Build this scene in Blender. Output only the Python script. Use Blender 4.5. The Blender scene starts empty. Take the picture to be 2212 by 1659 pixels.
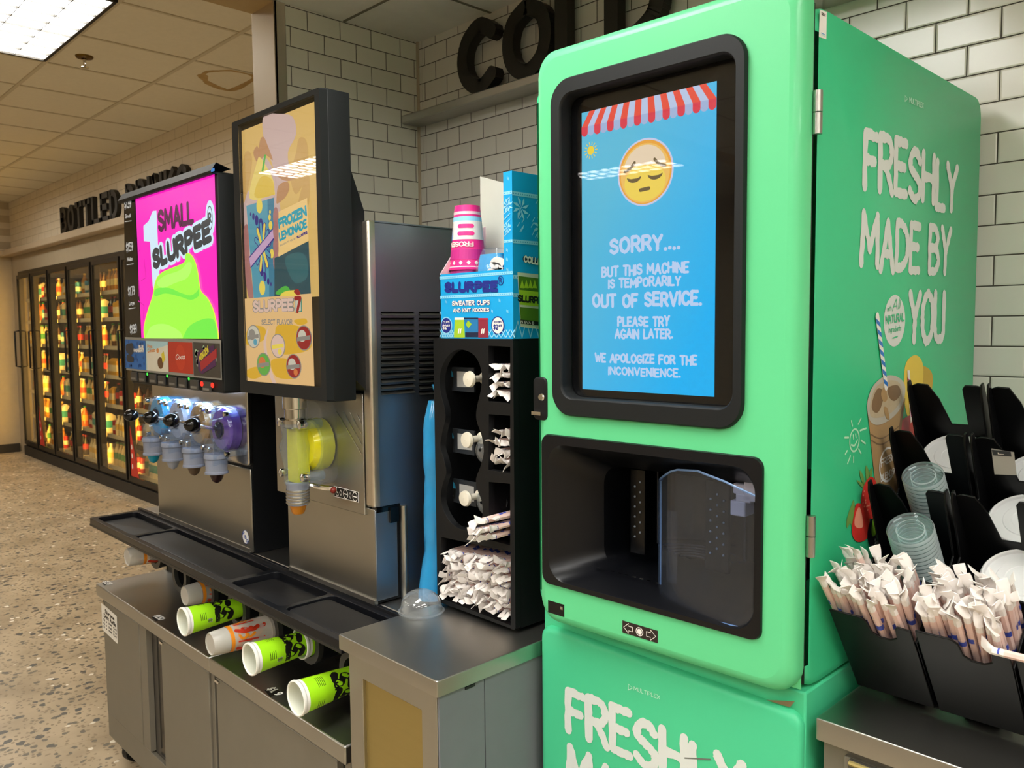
import bpy, bmesh, math, random
from mathutils import Vector, Matrix
from mathutils.geometry import tessellate_polygon
random.seed(7)
SC = bpy.context.scene
COL = SC.collection
R = math.radians
# ------------------------------------------------------------------ camera, world, exposure
FPX, YAW, PIT, ROLL, CAMH = 1767.52, R(45.839), R(4.030), R(-0.5244), 1.87
_f = Vector((-math.sin(YAW)*math.cos(PIT), math.cos(YAW)*math.cos(PIT), -math.sin(PIT)))
_r0 = Vector((math.cos(YAW), math.sin(YAW), 0)); _u0 = _r0.cross(_f)
_r = math.cos(ROLL)*_r0 + math.sin(ROLL)*_u0; _u = -math.sin(ROLL)*_r0 + math.cos(ROLL)*_u0
CAM = Vector((0, 0, CAMH))
cam = bpy.data.cameras.new('camera'); cam.sensor_width = 36; cam.lens = FPX/2212*36; cam.clip_start = .02
camo = bpy.data.objects.new('camera', cam); COL.objects.link(camo)
camo.matrix_world = Matrix(((_r.x, _u.x, -_f.x, 0), (_r.y, _u.y, -_f.y, 0), (_r.z, _u.z, -_f.z, CAMH), (0, 0, 0, 1)))
SC.camera = camo
cam.dof.use_dof = True; cam.dof.focus_distance = 2.1; cam.dof.aperture_fstop = 10
wd = bpy.data.worlds.new('world'); SC.world = wd; wd.use_nodes = True
wd.node_tree.nodes['Background'].inputs[0].default_value = (.75, .7, .6, 1)
wd.node_tree.nodes['Background'].inputs[1].default_value = .25
vs = SC.view_settings; vs.view_transform = 'Standard'; vs.look = 'None'; vs.gamma = 1; vs.use_curve_mapping = False
vs.exposure = 0.0
SC.cycles.use_denoising = True
SC.cycles.max_bounces = 10; SC.cycles.transparent_max_bounces = 24; SC.cycles.sample_clamp_indirect = 6
LEFT_LIGHT, RIGHT_LIGHT = 23.5, 22.5          # lamp panel strengths
WARM, NEUTRAL = (1, .965, .89), (1, .985, .945)

# ------------------------------------------------------------------ measuring: a photo pixel seen on a real plane
def ray(x, y): return (x-1106)/FPX*_r - (y-829.5)/FPX*_u + _f
class Plane:
    def __init__(s, o, ex, ey, n): s.o, s.ex, s.ey, s.n = Vector(o), Vector(ex), Vector(ey), Vector(n)
    def px(s, x, y):
        d = ray(x, y); p = CAM + d*((s.o-CAM).dot(s.n)/d.dot(s.n)) - s.o
        return p.dot(s.ex), p.dot(s.ey)
    def at(s, a, b, d=0.0): return s.o + s.ex*a + s.ey*b + s.n*d
    def off(s, d): return Plane(s.o+s.n*d, s.ex, s.ey, s.n)
def front(y): return Plane((0, y, 0), (1, 0, 0), (0, 0, 1), (0, -1, 0))
def side(x): return Plane((x, 0, 0), (0, 1, 0), (0, 0, 1), (1, 0, 0))
def flat(z): return Plane((0, 0, z), (1, 0, 0), (0, 1, 0), (0, 0, 1))

# ------------------------------------------------------------------ materials
def lin(c):
    if isinstance(c, str): c = tuple(int(c[i:i+2], 16)/255 for i in (1, 3, 5))
    return tuple((v/12.92 if v <= .04045 else ((v+.055)/1.055)**2.4) for v in c) + (1,)
MATS = {}
def mat(name, c, rough=.5, metal=0, emit=0, trans=0, ior=1.45, coat=0, noise=.06, nscale=14, spec=.5, alpha=1):
    if name in MATS: return MATS[name]
    m = bpy.data.materials.new(name); m.use_nodes = True; nt = m.node_tree; b = nt.nodes['Principled BSDF']
    col = lin(c)
    b.inputs['Base Color'].default_value = col
    b.inputs['Roughness'].default_value = rough; b.inputs['Metallic'].default_value = metal
    b.inputs['IOR'].default_value = ior; b.inputs['Transmission Weight'].default_value = trans
    b.inputs['Coat Weight'].default_value = coat; b.inputs['Specular IOR Level'].default_value = spec
    b.inputs['Alpha'].default_value = alpha
    if emit:
        b.inputs['Base Color'].default_value = (0, 0, 0, 1)
        b.inputs['Emission Color'].default_value = col; b.inputs['Emission Strength'].default_value = emit
    elif noise:
        g = nt.nodes.new('ShaderNodeNewGeometry'); t = nt.nodes.new('ShaderNodeTexNoise'); t.inputs['Scale'].default_value = nscale
        mp = nt.nodes.new('ShaderNodeMapRange'); mp.inputs['To Min'].default_value = 1-noise; mp.inputs['To Max'].default_value = 1+noise
        mx = nt.nodes.new('ShaderNodeMix'); mx.data_type = 'RGBA'; mx.blend_type = 'MULTIPLY'; mx.inputs[0].default_value = 1
        mx.inputs[6].default_value = col
        nt.links.new(g.outputs['Position'], t.inputs['Vector']); nt.links.new(t.outputs['Fac'], mp.inputs['Value'])
        nt.links.new(mp.outputs[0], mx.inputs[7]); nt.links.new(mx.outputs[2], b.inputs['Base Color'])
    MATS[name] = m; return m
def steel(name, c, rough=.32, stretch=(1, 1, 60), var=.12, scale=6):
    """brushed metal: fine streaks in roughness and colour"""
    m = mat(name, c, rough, 1, noise=0); nt = m.node_tree; b = nt.nodes['Principled BSDF']
    g = nt.nodes.new('ShaderNodeNewGeometry'); v = nt.nodes.new('ShaderNodeVectorMath'); v.operation = 'MULTIPLY'
    v.inputs[1].default_value = stretch
    t = nt.nodes.new('ShaderNodeTexNoise'); t.inputs['Scale'].default_value = scale; t.inputs['Detail'].default_value = 4
    mp = nt.nodes.new('ShaderNodeMapRange'); mp.inputs['To Min'].default_value = rough-var*.4; mp.inputs['To Max'].default_value = rough+var*.5
    nt.links.new(g.outputs['Position'], v.inputs[0]); nt.links.new(v.outputs[0], t.inputs['Vector'])
    nt.links.new(t.outputs['Fac'], mp.inputs['Value']); nt.links.new(mp.outputs[0], b.inputs['Roughness'])
    return m
def emi(name, c, s=1.0): return mat(name, c, .25, emit=s, noise=0)
def tiles(name, ux, x0, z0, w=.1588, h=.0794, face='#dddad0', joint='#48433b', mort=.0018, rough=.16):
    """glazed subway tile laid in half bond; ux picks the wall's horizontal axis"""
    m = mat(name, face, rough, noise=0); nt = m.node_tree; b = nt.nodes['Principled BSDF']
    g = nt.nodes.new('ShaderNodeNewGeometry'); sp = nt.nodes.new('ShaderNodeSeparateXYZ'); cb = nt.nodes.new('ShaderNodeCombineXYZ')
    nt.links.new(g.outputs['Position'], sp.inputs[0])
    for k, (src, off) in enumerate(((ux, x0), ('Z', z0))):
        a = nt.nodes.new('ShaderNodeMath'); a.operation = 'SUBTRACT'; a.inputs[1].default_value = off
        nt.links.new(sp.outputs[src], a.inputs[0]); nt.links.new(a.outputs[0], cb.inputs[k])
    def brick(ms, sm):
        t = nt.nodes.new('ShaderNodeTexBrick'); t.offset = .5; t.inputs['Scale'].default_value = 1
        t.inputs['Brick Width'].default_value = w; t.inputs['Row Height'].default_value = h
        t.inputs['Mortar Size'].default_value = ms; t.inputs['Mortar Smooth'].default_value = sm
        nt.links.new(cb.outputs[0], t.inputs['Vector']); return t
    t = brick(mort, .1); f = lin(face)
    t.inputs['Color1'].default_value = f; t.inputs['Color2'].default_value = tuple(v*.93 for v in f[:3])+(1,)
    t.inputs['Mortar'].default_value = lin(joint); nt.links.new(t.outputs['Color'], b.inputs['Base Color'])
    t2 = brick(.006, 1.0); bp = nt.nodes.new('ShaderNodeBump'); bp.invert = True
    bp.inputs['Strength'].default_value = .35; bp.inputs['Distance'].default_value = .004
    nt.links.new(t2.outputs['Fac'], bp.inputs['Height']); nt.links.new(bp.outputs[0], b.inputs['Normal'])
    rm = nt.nodes.new('ShaderNodeMapRange'); rm.inputs['To Min'].default_value = rough; rm.inputs['To Max'].default_value = .8
    nt.links.new(t.outputs['Fac'], rm.inputs['Value']); nt.links.new(rm.outputs[0], b.inputs['Roughness'])
    return m
def terrazzo():
    m = mat('terrazzo', '#b49b77', .38, noise=0); nt = m.node_tree; b = nt.nodes['Principled BSDF']
    g = nt.nodes.new('ShaderNodeNewGeometry')
    def chips(scale, thr_d, pick_lo):
        v = nt.nodes.new('ShaderNodeTexVoronoi'); v.inputs['Scale'].default_value = scale
        n = nt.nodes.new('ShaderNodeTexNoise'); n.inputs['Scale'].default_value = scale*1.6
        a = nt.nodes.new('ShaderNodeVectorMath'); a.operation = 'SCALE'; a.inputs['Scale'].default_value = .55/scale
        s = nt.nodes.new('ShaderNodeVectorMath'); s.operation = 'ADD'
        nt.links.new(g.outputs['Position'], n.inputs['Vector']); nt.links.new(n.outputs['Color'], a.inputs[0])
        nt.links.new(g.outputs['Position'], s.inputs[0]); nt.links.new(a.outputs[0], s.inputs[1]); nt.links.new(s.outputs[0], v.inputs['Vector'])
        d = nt.nodes.new('ShaderNodeMath'); d.operation = 'LESS_THAN'; d.inputs[1].default_value = thr_d; nt.links.new(v.outputs['Distance'], d.inputs[0])
        sp = nt.nodes.new('ShaderNodeSeparateColor'); nt.links.new(v.outputs['Color'], sp.inputs[0])
        p = nt.nodes.new('ShaderNodeMath'); p.operation = 'GREATER_THAN'; p.inputs[1].default_value = pick_lo; nt.links.new(sp.outputs[0], p.inputs[0])
        k = nt.nodes.new('ShaderNodeMath'); k.operation = 'MULTIPLY'; nt.links.new(d.outputs[0], k.inputs[0]); nt.links.new(p.outputs[0], k.inputs[1])
        return k, sp
    n = nt.nodes.new('ShaderNodeTexNoise'); n.inputs['Scale'].default_value = 3; n.inputs['Detail'].default_value = 6
    nt.links.new(g.outputs['Position'], n.inputs['Vector'])
    cr = nt.nodes.new('ShaderNodeValToRGB'); cr.color_ramp.elements[0].color = lin('#9d8b6f'); cr.color_ramp.elements[1].color = lin('#bba88a')
    cr.color_ramp.elements[0].position = .35; cr.color_ramp.elements[1].position = .65
    nt.links.new(n.outputs['Fac'], cr.inputs[0]); cur = cr.outputs[0]
    for scale, td, lo, col in ((44, .36, .45, '#8b7a60'), (24, .34, .62, '#6b6455'), (17, .34, .74, '#57544d'), (20, .30, .90, '#e6ddca')):
        k, sp = chips(scale, td, lo)
        mx = nt.nodes.new('ShaderNodeMix'); mx.data_type = 'RGBA'; mx.inputs[7].default_value = lin(col)
        nt.links.new(k.outputs[0], mx.inputs[0]); nt.links.new(cur, mx.inputs[6]); cur = mx.outputs[2]
    nt.links.new(cur, b.inputs['Base Color']); return m
def glass(name, tint='#ffffff', rough=.02, ior=1.45, haze=.05, boost=1.0):
    """thin clear plastic: see-through, a glossy film, a little milky haze"""
    m = bpy.data.materials.new(name); m.use_nodes = True; nt = m.node_tree; out = nt.nodes['Material Output']; nt.nodes.remove(nt.nodes['Principled BSDF'])
    tr = nt.nodes.new('ShaderNodeBsdfTransparent'); tr.inputs[0].default_value = lin(tint)
    gl = nt.nodes.new('ShaderNodeBsdfGlossy'); gl.inputs['Roughness'].default_value = rough
    df = nt.nodes.new('ShaderNodeBsdfDiffuse'); df.inputs[0].default_value = lin(tint)
    lw = nt.nodes.new('ShaderNodeLayerWeight'); lw.inputs['Blend'].default_value = .5; f0 = ((ior-1)/(ior+1))**2
    pw = nt.nodes.new('ShaderNodeMath'); pw.operation = 'POWER'; pw.inputs[1].default_value = 5; nt.links.new(lw.outputs['Facing'], pw.inputs[0])
    fr = nt.nodes.new('ShaderNodeMapRange'); fr.inputs['To Min'].default_value = f0; fr.inputs['To Max'].default_value = 1; nt.links.new(pw.outputs[0], fr.inputs['Value'])
    ml = nt.nodes.new('ShaderNodeMath'); ml.operation = 'MULTIPLY'; ml.use_clamp = True; ml.inputs[1].default_value = boost
    m1 = nt.nodes.new('ShaderNodeMixShader'); m2 = nt.nodes.new('ShaderNodeMixShader'); m2.inputs[0].default_value = haze
    nt.links.new(fr.outputs[0], ml.inputs[0]); nt.links.new(ml.outputs[0], m1.inputs[0]); nt.links.new(tr.outputs[0], m1.inputs[1]); nt.links.new(gl.outputs[0], m1.inputs[2])
    nt.links.new(m1.outputs[0], m2.inputs[1]); nt.links.new(df.outputs[0], m2.inputs[2]); nt.links.new(m2.outputs[0], out.inputs[0])
    MATS[name] = m; return m

# ------------------------------------------------------------------ mesh builder
ORG = {}
def rrect(x0, x1, y0, y1, r, n=6):
    out = []
    for cx, cy, a in ((x1-r, y0+r, -90), (x1-r, y1-r, 0), (x0+r, y1-r, 90), (x0+r, y0+r, 180)):
        for i in range(n+1):
            t = R(a+90*i/n); out.append((cx+r*math.cos(t), cy+r*math.sin(t)))
    return out
def smooth_pts(p, k=5, closed=False):
    n = len(p); out = []
    rng = range(n) if closed else range(n-1)
    for i in rng:
        g = (lambda j: p[j % n]) if closed else (lambda j: p[max(0, min(n-1, j))])
        a, b, c, d = g(i-1), g(i), g(i+1), g(i+2)
        for s in range(k):
            t = s/k
            out.append(tuple(.5*((2*b[q])+(-a[q]+c[q])*t+(2*a[q]-5*b[q]+4*c[q]-d[q])*t*t+(-a[q]+3*b[q]-3*c[q]+d[q])*t**3) for q in range(len(b))))
    if not closed: out.append(tuple(p[-1]))
    return out
class MB:
    def __init__(s): s.v, s.f, s.m, s.mats = [], [], [], []
    def _mi(s, m):
        if m not in s.mats: s.mats.append(m)
        return s.mats.index(m)
    def add(s, vs, fs, m):
        o = len(s.v); s.v += [Vector(v) for v in vs]; k = s._mi(m)
        for f in fs: s.f.append([o+i for i in f]); s.m.append(k)
        return s
    def box(s, x0, x1, y0, y1, z0, z1, m):
        v = [(x, y, z) for z in (z0, z1) for y in (y0, y1) for x in (x0, x1)]
        return s.add(v, [(0, 2, 3, 1), (4, 5, 7, 6), (0, 1, 5, 4), (2, 6, 7, 3), (0, 4, 6, 2), (1, 3, 7, 5)], m)
    def pbox(s, pl, a0, a1, b0, b1, d0, d1, m):
        v = [pl.at(a, b, d) for d in (d0, d1) for b in (b0, b1) for a in (a0, a1)]
        return s.add(v, [(0, 2, 3, 1), (4, 5, 7, 6), (0, 1, 5, 4), (2, 6, 7, 3), (0, 4, 6, 2), (1, 3, 7, 5)], m)
    def poly(s, pts, m): return s.add(pts, [tuple(range(len(pts)))], m)
    def loft(s, loops, m, closed=True, cap0=False, cap1=False):
        n = len(loops[0]); vs = [p for l in loops for p in l]; fs = []
        for i in range(len(loops)-1):
            for j in range(n if closed else n-1):
                k = (j+1) % n; fs.append((i*n+j, i*n+k, (i+1)*n+k, (i+1)*n+j))
        if cap0: fs.append(tuple(range(n)))
        if cap1: fs.append(tuple((len(loops)-1)*n+j for j in range(n)))
        return s.add(vs, fs, m)
    def prism(s, pl, pts, d0, d1, m):
        return s.loft([[pl.at(a, b, d0) for a, b in pts], [pl.at(a, b, d1) for a, b in pts]], m, cap0=True, cap1=True)
    def slab(s, pl, pts, d0, d1, m, bev=.003, n=3, back=True):
        """rounded-over panel: outline pts shrunk towards its centre at the front edge"""
        cx = sum(p[0] for p in pts)/len(pts); cy = sum(p[1] for p in pts)/len(pts)
        w = max(abs(p[0]-cx) for p in pts); h = max(abs(p[1]-cy) for p in pts); loops = [[pl.at(a, b, d0) for a, b in pts]]
        for i in range(n+1):
            t = R(90*i/n); ins = bev*(1-math.cos(t)); dd = d1-bev*(1-math.sin(t))
            loops.append([pl.at(cx+(a-cx)*(1-ins/w), cy+(b-cy)*(1-ins/h), dd) for a, b in pts])
        return s.loft(loops, m, cap0=back, cap1=True)
    def holed(s, pl, outer, holes, d0, d1, m):
        """plate with real openings"""
        loops = [outer]+holes; flatp = [p for l in loops for p in l]
        tri = tessellate_polygon([[Vector((p[0], p[1], 0)) for p in l] for l in loops])
        nv = len(flatp)
        vs = [pl.at(a, b, d1) for a, b in flatp]+[pl.at(a, b, d0) for a, b in flatp]
        fs = [tuple(t) for t in tri]+[tuple(nv+i for i in t) for t in tri]
        o = 0
        for l in loops:
            k = len(l)
            for j in range(k): fs.append((o+j, o+(j+1) % k, nv+o+(j+1) % k, nv+o+j))
            o += k
        return s.add(vs, fs, m)
    def tube(s, path, r, m, n=8, caps=True):
        path = [Vector(p) for p in path]; rs = r if isinstance(r, (list, tuple)) else [r]*len(path); loops = []; up = None
        for i, p in enumerate(path):
            t = (path[min(i+1, len(path)-1)]-path[max(i-1, 0)]).normalized()
            if up is None: up = Vector((0, 0, 1)) if abs(t.z) < .9 else Vector((1, 0, 0))
            x = t.cross(up).normalized(); y = x.cross(t); up = y
            loops.append([p+(x*math.cos(a)+y*math.sin(a))*rs[i] for a in (2*math.pi*k/n for k in range(n))])
        return s.loft(loops, m, cap0=caps, cap1=caps)
    def lathe(s, prof, o, axis, m, n=24, cap0=False, cap1=False, squash=1):
        ax = Vector(axis).normalized(); x = ax.cross(Vector((0, 0, 1)) if abs(ax.z) < .9 else Vector((1, 0, 0))).normalized(); y = ax.cross(x)
        o = Vector(o)
        return s.loft([[o+ax*h+(x*math.cos(a)+y*math.sin(a)*squash)*max(r, 1e-5) for a in (2*math.pi*k/n for k in range(n))] for r, h in prof], m, cap0=cap0, cap1=cap1)
    def ball(s, c, r, m, n=14, k=8, sq=(1, 1, 1)):
        c = Vector(c); return s.loft([[c+Vector((r*sq[0]*math.sin(t)*math.cos(a), r*sq[1]*math.sin(t)*math.sin(a), r*sq[2]*math.cos(t))) for a in (2*math.pi*j/n for j in range(n))] for t in (max(.001, min(math.pi-.001, math.pi*i/k)) for i in range(k+1))], m)
    # flat art on a plane
    def art(s, pl, pts, m, d=.0006): return s.add([pl.at(a, b, d) for a, b in pts], [tuple(range(len(pts)))], m)
    def artpx(s, pl, pts, m, d=.0006): return s.art(pl, [pl.px(*p) for p in pts], m, d)
    def disc(s, pl, c, ra, rb, m, d=.0006, n=28, rot=0, a0=0, a1=360):
        k = [] if a1-a0 >= 360 else [(c[0], c[1])]
        for i in range(n+(1 if k else 0)):
            t = R(a0+(a1-a0)*i/n); x, y = ra*math.cos(t), rb*math.sin(t)
            k.append((c[0]+x*math.cos(rot)-y*math.sin(rot), c[1]+x*math.sin(rot)+y*math.cos(rot)))
        return s.art(pl, k, m, d)
    def ringart(s, pl, c, ra, rb, w, m, d=.0006, n=36):
        o = [(c[0]+ra*math.cos(2*math.pi*i/n), c[1]+rb*math.sin(2*math.pi*i/n)) for i in range(n)]
        q = [(c[0]+(ra-w)*math.cos(2*math.pi*i/n), c[1]+(rb-w)*math.sin(2*math.pi*i/n)) for i in range(n)]
        return s.loft([[pl.at(a, b, d) for a, b in o], [pl.at(a, b, d) for a, b in q]], m)
    def ribbon(s, at, pts, w, m, d=.0006, jit=0, cap=True, rng=random):
        n = len(pts); L = []; Rr = []; s.k = (getattr(s, 'k', 0)+1) % 12; d += s.k*3e-5
        for i in range(n):
            a, b = pts[max(0, i-1)], pts[min(n-1, i+1)]; dx, dy = b[0]-a[0], b[1]-a[1]; q = math.hypot(dx, dy) or 1
            ux, uy = -dy/q, dx/q; w1 = w/2*(1+rng.uniform(-jit, jit)); w2 = w/2*(1+rng.uniform(-jit, jit))
            L.append((pts[i][0]+ux*w1, pts[i][1]+uy*w1)); Rr.append((pts[i][0]-ux*w2, pts[i][1]-uy*w2))
        s.loft([[at(a, b, d) for a, b in L], [at(a, b, d) for a, b in Rr]], m, closed=False)
        if cap:
            for p in (pts[0], pts[-1]):
                d += 1.2e-5; s.add([at(p[0]+w/2*math.cos(t), p[1]+w/2*math.sin(t), d) for t in (2*math.pi*k/10 for k in range(10))], [tuple(range(10))], m)
        return s
    def build(s, name, parent=None, bevel=0, smooth=35, org=None, segs=2):
        me = bpy.data.meshes.new(name)
        o0 = ORG[parent.name] if parent else Vector(org if org is not None else (0, 0, 0))
        me.from_pydata([v-o0 for v in s.v], [], s.f); me.update()
        for m in s.mats: me.materials.append(m)
        for p, k in zip(me.polygons, s.m): p.material_index = k
        bm = bmesh.new(); bm.from_mesh(me); bmesh.ops.recalc_face_normals(bm, faces=bm.faces); bm.to_mesh(me); bm.free()
        if smooth:
            for p in me.polygons: p.use_smooth = True
            me.set_sharp_from_angle(angle=R(smooth))
        o = bpy.data.objects.new(name, me); COL.objects.link(o); ORG[o.name] = o0
        if parent: o.parent = parent
        else: o.location = o0
        if bevel:
            b = o.modifiers.new('bevel', 'BEVEL'); b.width = bevel; b.segments = segs; b.limit_method = 'ANGLE'; b.angle_limit = R(40)
        return o
def tag(o, label, cat, group=None, kind=None):
    o['label'] = label; o['category'] = cat
    if group: o['group'] = group
    if kind: o['kind'] = kind
    return o
def thing(name, label, cat, loc, group=None):
    o = bpy.data.objects.new(name, None); COL.objects.link(o); o.location = loc; o.empty_display_size = .05
    ORG[o.name] = Vector(loc); return tag(o, label, cat, group)
def struct(mb, name, **k):
    o = mb.build(name, **k); o['kind'] = 'structure'; return o
def dup(o, loc, label=None, group=None, rot=None, scale=None):
    c = o.copy(); COL.objects.link(c); c.location = loc
    if rot is not None: c.rotation_euler = rot
    if scale is not None: c.scale = (scale,)*3
    if label: c['label'] = label
    if group: c['group'] = group
    for ch in list(o.children):
        d = ch.copy(); COL.objects.link(d); d.parent = c
        for g in list(ch.children):
            e = g.copy(); COL.objects.link(e); e.parent = d
    return c

# ------------------------------------------------------------------ lettering drawn with strokes
G = {
'A': (.72, ['0,0 .36,1 .72,0', '.13,.34 .59,.34']), 'B': (.64, ['0,0 0,1', '~0,1 .36,.99 .56,.77 .38,.54 0,.53', '~0,.53 .42,.52 .63,.27 .42,.02 0,0']),
'C': (.64, ['~.62,.82 .36,1 .09,.82 0,.5 .09,.18 .36,0 .62,.18']), 'D': (.66, ['0,0 0,1', '~0,1 .3,.98 .58,.78 .65,.5 .58,.22 .3,.02 0,0']),
'E': (.55, ['.55,1 0,1 0,0 .55,0', '0,.52 .46,.52']), 'F': (.53, ['.53,1 0,1 0,0', '0,.52 .44,.52']),
'G': (.68, ['~.64,.82 .36,1 .09,.82 0,.5 .09,.18 .36,0 .62,.12 .66,.4', '.66,.42 .4,.42']), 'H': (.64, ['0,0 0,1', '.64,0 .64,1', '0,.5 .64,.5']),
'I': (.02, ['.01,0 .01,1']), 'J': (.5, ['~.5,1 .5,.25 .28,0 .03,.15']), 'K': (.62, ['0,0 0,1', '.58,1 .02,.42', '.2,.58 .62,0']),
'L': (.5, ['0,1 0,0 .5,0']), 'M': (.86, ['0,0 .06,1 .43,.3 .8,1 .86,0']), 'N': (.66, ['0,0 0,1 .66,0 .66,1']),
'O': (.72, ['~.36,1 .09,.83 0,.5 .09,.17 .36,0 .63,.17 .72,.5 .63,.83 .36,1']), 'P': (.6, ['0,0 0,1', '~0,1 .4,1 .6,.74 .4,.46 0,.46']),
'Q': (.72, ['~.36,1 .09,.83 0,.5 .09,.17 .36,0 .63,.17 .72,.5 .63,.83 .36,1', '.45,.22 .75,-.05']),
'R': (.62, ['0,0 0,1', '~0,1 .4,1 .58,.75 .4,.49 0,.49', '.28,.49 .62,0']), 'S': (.6, ['~.57,.83 .32,1 .06,.86 .06,.64 .3,.52 .55,.38 .58,.16 .3,0 .02,.16']),
'T': (.64, ['0,1 .64,1', '.32,1 .32,0']), 'U': (.64, ['~0,1 0,.3 .1,.06 .32,0 .54,.06 .64,.3 .64,1']), 'V': (.68, ['0,1 .34,0 .68,1']),
'W': (.95, ['0,1 .24,0 .47,.72 .71,0 .95,1']), 'X': (.64, ['0,1 .64,0', '.64,1 0,0']), 'Y': (.64, ['0,1 .32,.48 .64,1', '.32,.48 .3,0']),
'Z': (.6, ['0,1 .6,1 0,0 .6,0']), '.': (.08, ['.02,.02 .06,.02']), "'": (.06, ['.03,1 .03,.8']), '-': (.35, ['0,.45 .35,.45']), '>': (.5, ['.05,.95 .45,.5 .05,.05 .05,.95']),
'1': (.32, ['0,.76 .25,1 .25,0']), '2': (.58, ['~.03,.76 .28,1 .54,.78 .42,.46 .02,.02', '.02,0 .58,0']), '4': (.62, ['.46,0 .46,1 0,.3 .62,.3']),
'5': (.56, ['.52,1 .08,1 .05,.56', '~.05,.56 .34,.62 .55,.36 .36,.02 .02,.1']), '9': (.58, ['~.55,.7 .3,.42 .04,.68 .28,1 .54,.8 .5,.3 .2,0']), '3': (.56, ['~.04,.86 .3,1 .52,.78 .24,.54', '~.24,.54 .55,.3 .3,0 .02,.14']),
'7': (.56, ['0,1 .56,1 .2,0']), '0': (.6, ['~.3,1 .07,.82 0,.5 .07,.18 .3,0 .53,.18 .6,.5 .53,.82 .3,1']), '8': (.58, ['~.29,1 .06,.8 .29,.54 .54,.8 .29,1', '~.29,.54 .02,.28 .29,0 .56,.28 .29,.54']),
'$': (.58, ['~.54,.8 .3,.92 .08,.8 .1,.6 .3,.5 .5,.38 .5,.18 .28,.08 .03,.2', '.29,1.08 .29,-.08']), '/': (.4, ['0,0 .4,1']), '!': (.06, ['.03,1 .03,.3', '.03,.03 .03,.05']),
'e': (.5, ['~.02,.3 .48,.32 .26,.62 .02,.3 .26,0 .48,.12']), 'r': (.34, ['0,0 0,.6', '~0,.4 .14,.6 .34,.58']), 'i': (.04, ['.02,0 .02,.6', '.02,.84 .02,.88']), 'n': (.42, ['0,0 0,.6', '~0,.42 .2,.6 .4,.42 .42,0']),
'k': (.42, ['0,0 0,1', '.36,.6 .02,.28', '.12,.36 .42,0']), 'f': (.34, ['~.34,.95 .16,.95 .13,.6 .12,0', '0,.6 .3,.6']), 'l': (.04, ['.02,0 .02,1']), 's': (.4, ['~.36,.5 .18,.6 .04,.46 .36,.16 .18,0 .02,.1']),
'u': (.42, ['~0,.6 .02,.12 .2,0 .4,.16 .42,.6', '.42,.6 .42,0']), 'p': (.44, ['0,-.3 0,.6', '~0,.48 .24,.6 .44,.3 .24,0 0,.1']), 'd': (.44, ['.44,0 .44,1', '~.44,.48 .2,.6 0,.3 .2,0 .44,.1']), 'g': (.44, ['~.44,.48 .2,.6 0,.3 .2,0 .44,.1', '~.44,.6 .44,-.1 .22,-.3 .02,-.2']),
't': (.32, ['~.14,.9 .14,.1 .3,.02', '0,.6 .3,.6']), 'h': (.42, ['0,0 0,1', '~0,.42 .2,.6 .4,.42 .42,0']), 'w': (.6, ['0,.6 .15,0 .3,.5 .45,0 .6,.6']), 'o': (.46, ['~.23,.6 .02,.3 .23,0 .44,.3 .23,.6']), 'a': (.42, ['~.4,.48 .18,.6 0,.3 .18,0 .4,.12', '.42,.6 .42,0']), 'm': (.66, ['0,0 0,.6', '~0,.42 .18,.6 .32,.42 .33,0', '~.33,.42 .5,.6 .65,.42 .66,0']),
'c': (.42, ['~.4,.5 .22,.6 .02,.3 .22,0 .4,.1']), 'y': (.42, ['0,.6 .22,.05', '.42,.6 .12,-.3']), 'v': (.42, ['0,.6 .2,0 .42,.6']), 'b': (.44, ['0,0 0,1', '~0,.48 .24,.6 .44,.3 .24,0 0,.1']),
}
def text_width(t, gap): return sum((G[c][0] if c in G else .35)+gap for c in t)-gap
def letters(mb, at, t, p0, p1, h, m, th=.13, gap=.16, jit=0, d=.0006, wob=0, slant=0, seed=1, cap=True, up=None, halo=0):
    """write t from p0 to p1 (baseline ends in plane units), cap height h, stroke thickness th*h"""
    rng = random.Random(seed); W = text_width(t, gap); dx, dy = p1[0]-p0[0], p1[1]-p0[1]; L = math.hypot(dx, dy)
    ux, uy = dx/L, dy/L; vx, vy = (-uy, ux) if up is None else up; sx = L/W; x = 0; w = th*h; ph = h-w
    for c in t:
        if c not in G: x += .35+gap; continue
        gw, st = G[c]; oy = rng.uniform(-wob, wob)*h; sl = slant+rng.uniform(-wob, wob)*.6; sc = 1+rng.uniform(-wob, wob)
        for q in st:
            sm = q[0] == '~'; pts = [tuple(map(float, k.split(','))) for k in q.lstrip('~').split()]
            if sm: pts = smooth_pts(pts, 5)
            segs = [pts] if sm else [pts[i:i+2] for i in range(len(pts)-1)]
            for sg in segs:
                if jit and len(sg) == 2: sg = [tuple(sg[0][k]+(sg[1][k]-sg[0][k])*i/6 for k in (0, 1)) for i in range(7)]
                P = []
                for a, b in sg:
                    xx = (x+a+sl*b)*sx+ (0 if sx*gw < w else 0); yy = w/2+b*ph*sc+oy
                    P.append((p0[0]+ux*xx+vx*yy, p0[1]+uy*xx+vy*yy))
                mb.ribbon(at, P, w+halo*h, m, d, jit, cap, rng)
        x += gw+gap
def letters_px(mb, pl, t, a, b, top, m, **k):
    """a, b: baseline ends in photo pixels, top: a photo pixel at cap height above a"""
    p0, p1 = pl.px(*a), pl.px(*b); q = pl.px(*top); ux, uy = p1[0]-p0[0], p1[1]-p0[1]; L = math.hypot(ux, uy)
    h = abs((q[0]-p0[0])*(-uy/L)+(q[1]-p0[1])*(ux/L)); letters(mb, pl.at, t, p0, p1, h, m, **k)

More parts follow.
